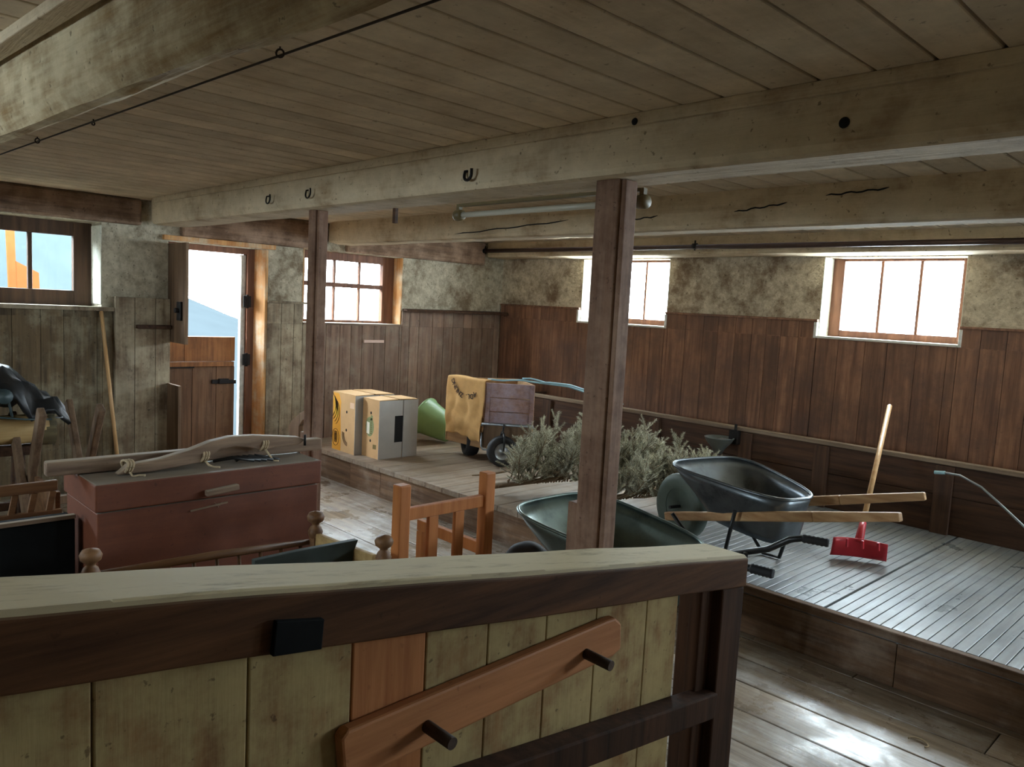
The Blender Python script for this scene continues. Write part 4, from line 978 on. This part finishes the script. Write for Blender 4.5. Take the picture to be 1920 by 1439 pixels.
cv = [at(478, 1052, 0, -2.78), at(560, 1034, 0, -2.78), at(672, 1013, 0, -2.78), at(663, 1037, 0, -2.78)]
lp = [cv[0], cv[1], cv[2], cv[3], Vector((-2.78, cv[3].y-.02, .33)), Vector((-2.78, cv[0].y, .33))]
o = MB().prism(lp, (-.03, 0, 0)).build('green_board', m_canvas, loc=(-2.78, 1.5, .33), bevel=.003); tag(o, 'dark green painted board standing in the hand wagon', 'board')

# pine frame
t = thing('pine_stand', 'orange pine stand of two posts with top rail and slats, behind the partition', 'stand', (-2.7, 2.25, 0))
for yy in (2.0, 2.505): MB().box(-2.73, -2.672, yy-.03, yy+.03, 0, .80).build('post', m_chair, t, bevel=.006)
MB().box(-3.22, -2.732, 2.49, 2.52, .386, .445).build('side_rail', m_chair, t, bevel=.004)
MB().box(-3.22, -3.17, 2.488, 2.522, 0, .385).build('leg', m_chair, t, bevel=.005)
MB().box(-2.715, -2.685, 2.03, 2.475, .635, .692).build('top_rail', m_chair, t, bevel=.004)
MB().box(-2.715, -2.685, 2.03, 2.475, .20, .255).build('lower_rail', m_chair, t, bevel=.004)
for ya, yb in ((2.15, 2.205), (2.305, 2.36)): MB().box(-2.712, -2.69, ya, yb, .256, .634).build('slat', m_chair, t, bevel=.003)

# ================================================================= FOREGROUND PARTITION
XP = -1.1; XB = XP-.16
a1, a0 = at(1404, 1043, 0, XP), at(0, 1146, 0, XP)
sl = (a1.z-a0.z)/(a1.y-a0.y)
zt = lambda y: a0.z+sl*(y-a0.y)
lo1, lo0 = at(1260, 1121, 0, XP), at(0, 1306, 0, XP); sl2 = (lo1.z-lo0.z)/(lo1.y-lo0.y); zl = lambda y: lo0.z+sl2*(y-lo0.y)
YA, YB = -1.2, a1.y
t = thing('stall_partition', 'stall partition of whitewashed planks in front, with thick sloping top rail', 'partition', (XP-.08, .8, 0))
mb = MB(); n = 30; v = []
pf_ = [(XP, 0), (XP-.006, 1), (XB+.012, 1), (XB, .9), (XB, 0)]
for i in range(n+1):
    y = YA+(YB-YA)*i/n
    for (x, k) in ((XP, zl(y)), (XP+.0, zt(y)-.010), (XP-.012, zt(y)), (XB+.012, zt(y)+.0), (XB, zt(y)-.012), (XB, zl(y))):
        dz = noise.noise(Vector((x*9, y*3, 4)))*.004
        v.append((x+noise.noise(Vector((y*4, k*3, 8)))*.003, y, k+dz))
m6 = 6
mb.add(v, [(i*m6+j, i*m6+(j+1) % m6, (i+1)*m6+(j+1) % m6, (i+1)*m6+j) for i in range(n) for j in range(m6)]+[tuple(range(m6)), tuple(n*m6+j for j in reversed(range(m6)))])
mb.build('top_rail', m_prail, t, bevel=.004)
pw = at(1262, 1200, 0, XP).y
MB().hexa([(XB+.01, YB-.125, 0), (XP-.004, YB-.125, 0), (XP-.004, YB-.002, 0), (XB+.01, YB-.002, 0), (XB+.01, YB-.125, zl(YB-.125)), (XP-.004, YB-.125, zl(YB-.125)), (XP-.004, YB-.002, zl(YB)), (XB+.01, YB-.002, zl(YB))]).build('end_post', m_ppost, t, bevel=.006)
MB().box(XP-.075, XP-.035, YB-.185, YB-.126, 0, zl(YB-.126)-.002).build('edge_strip', m_ppost, t, bevel=.004)
XK = XP-.055
edges = [YA]+[at(px, 1300, 0, XK).y for px in (-160, 173, 465)]+[at(px, 1260, 0, XK).y for px in (660, 797, 912, 1020, 1112, 1205, 1262)]
for i, (a, b) in enumerate(zip(edges, edges[1:])):
    b = min(b, YB-.186)
    MB().hexa([(XK-.025, a+.0015, 0), (XK, a+.0015, 0), (XK, b-.0015, 0), (XK-.025, b-.0015, 0), (XK-.025, a+.0015, zl(a)-.001), (XK, a+.0015, zl(a)-.001), (XK, b-.0015, zl(b)-.001), (XK-.025, b-.0015, zl(b)-.001)]).build('plank', m_pbare if i == 4 else m_pplank, t, bevel=.003)
# slanting peg rail
XR = XK+.001; th = .028
pr = [(640, 1388), (652, 1372), (1140, 1165), (1155, 1160), (1166, 1170), (1165, 1218), (1150, 1232), (660, 1470), (646, 1470)]
loop = [at(px, py, 0, XR+th) for px, py in pr]; loop = [Vector((XR, p.y, p.z)) for p in loop]
pg = MB().prism(loop, (th, 0, 0)).build('peg_rail', m_peg, t, bevel=.006)
for (px, py), (qx, qy) in (((800, 1362), (842, 1382)), ((1098, 1226), (1138, 1238))):
    p = at(px, py, 0, XR+th)
    MB().tube([(p.x-.01, p.y, p.z), (p.x+.075, p.y+.004, p.z-.004)], .0125, 14).build('peg', m_dark, pg)
l0, l1 = at(985, 1432, 0, XK+.02), at(1310, 1318, 0, XK+.02)
dl = (l1-l0)
MB().bar((XK+.031, l0.y-dl.y*1.6, l0.z-dl.z*1.6), (XK+.031, YB-.128, l1.z+dl.z*(YB-.128-l1.y)/dl.y), .06, .075).build('lower_rail', m_ppost, t, bevel=.005)
ip = [at(512, 1162, 0, XP+.004), at(602, 1157, 0, XP+.004), at(597, 1214, 0, XP+.004), at(505, 1228, 0, XP+.004)]
MB().prism(ip, (.012, 0, 0)).build('iron_plate', m_tack, t, bevel=.002)

# straw wisp on the aisle
c = g(1722, 1392, .008)
o = MB().tube([(c[0]+.035*math.cos(a), c[1]+.03*math.sin(a), .006+.004*i/12) for i, a in enumerate([-.6+i*.33 for i in range(13)])], .003, 6).build('straw_loop', m_rope, loc=c); tag(o, 'curled bit of pale twine lying on the aisle floor', 'twine')

# ================================================================= LIGHT
w = bpy.data.worlds.new('sky'); S.world = w; w.use_nodes = True
bg = w.node_tree.nodes['Background']; bg.inputs['Color'].default_value = (.76, .88, 1, 1); bg.inputs['Strength'].default_value = 9.0
def portal(loc, rot, sx, sy):
    l = bpy.data.lights.new('portal', 'AREA'); l.shape = 'RECTANGLE'; l.size = sx; l.size_y = sy; l.cycles.is_portal = True
    o = bpy.data.objects.new('sky_portal', l); COL.objects.link(o); o.location = loc; o.rotation_euler = rot
for W in (W3, W4, W5, W10): portal(((W[0]+W[1])/2, WY+T+.02, (W[2]+W[3])/2), (-PI/2, 0, 0), W[1]-W[0], W[3]-W[2])
for W in (W1, W2, W6, D1): portal((LX-T-.02, (W[0]+W[1])/2, (W[2]+W[3])/2), (0, -PI/2, 0), W[3]-W[2], W[1]-W[0])
portal(((W9[0]+W9[1])/2, YN-.32, (zz0+zz1)/2), (PI/2, 0, 0), W9[1]-W9[0], zz1-zz0)
portal((XE+.32, (W8[0]+W8[1])/2, (W8[2]+W8[3])/2), (0, PI/2, 0), W8[3]-W8[2], W8[1]-W8[0])

S.view_settings.view_transform = 'Standard'; S.view_settings.look = 'None'; S.view_settings.gamma = 1; S.view_settings.use_curve_mapping = False
S.view_settings.exposure = 2.75
S.cycles.use_denoising = True
S.cycles.max_bounces = 10; S.cycles.diffuse_bounces = 6; S.cycles.transparent_max_bounces = 12
S.cycles.sample_clamp_indirect = 10
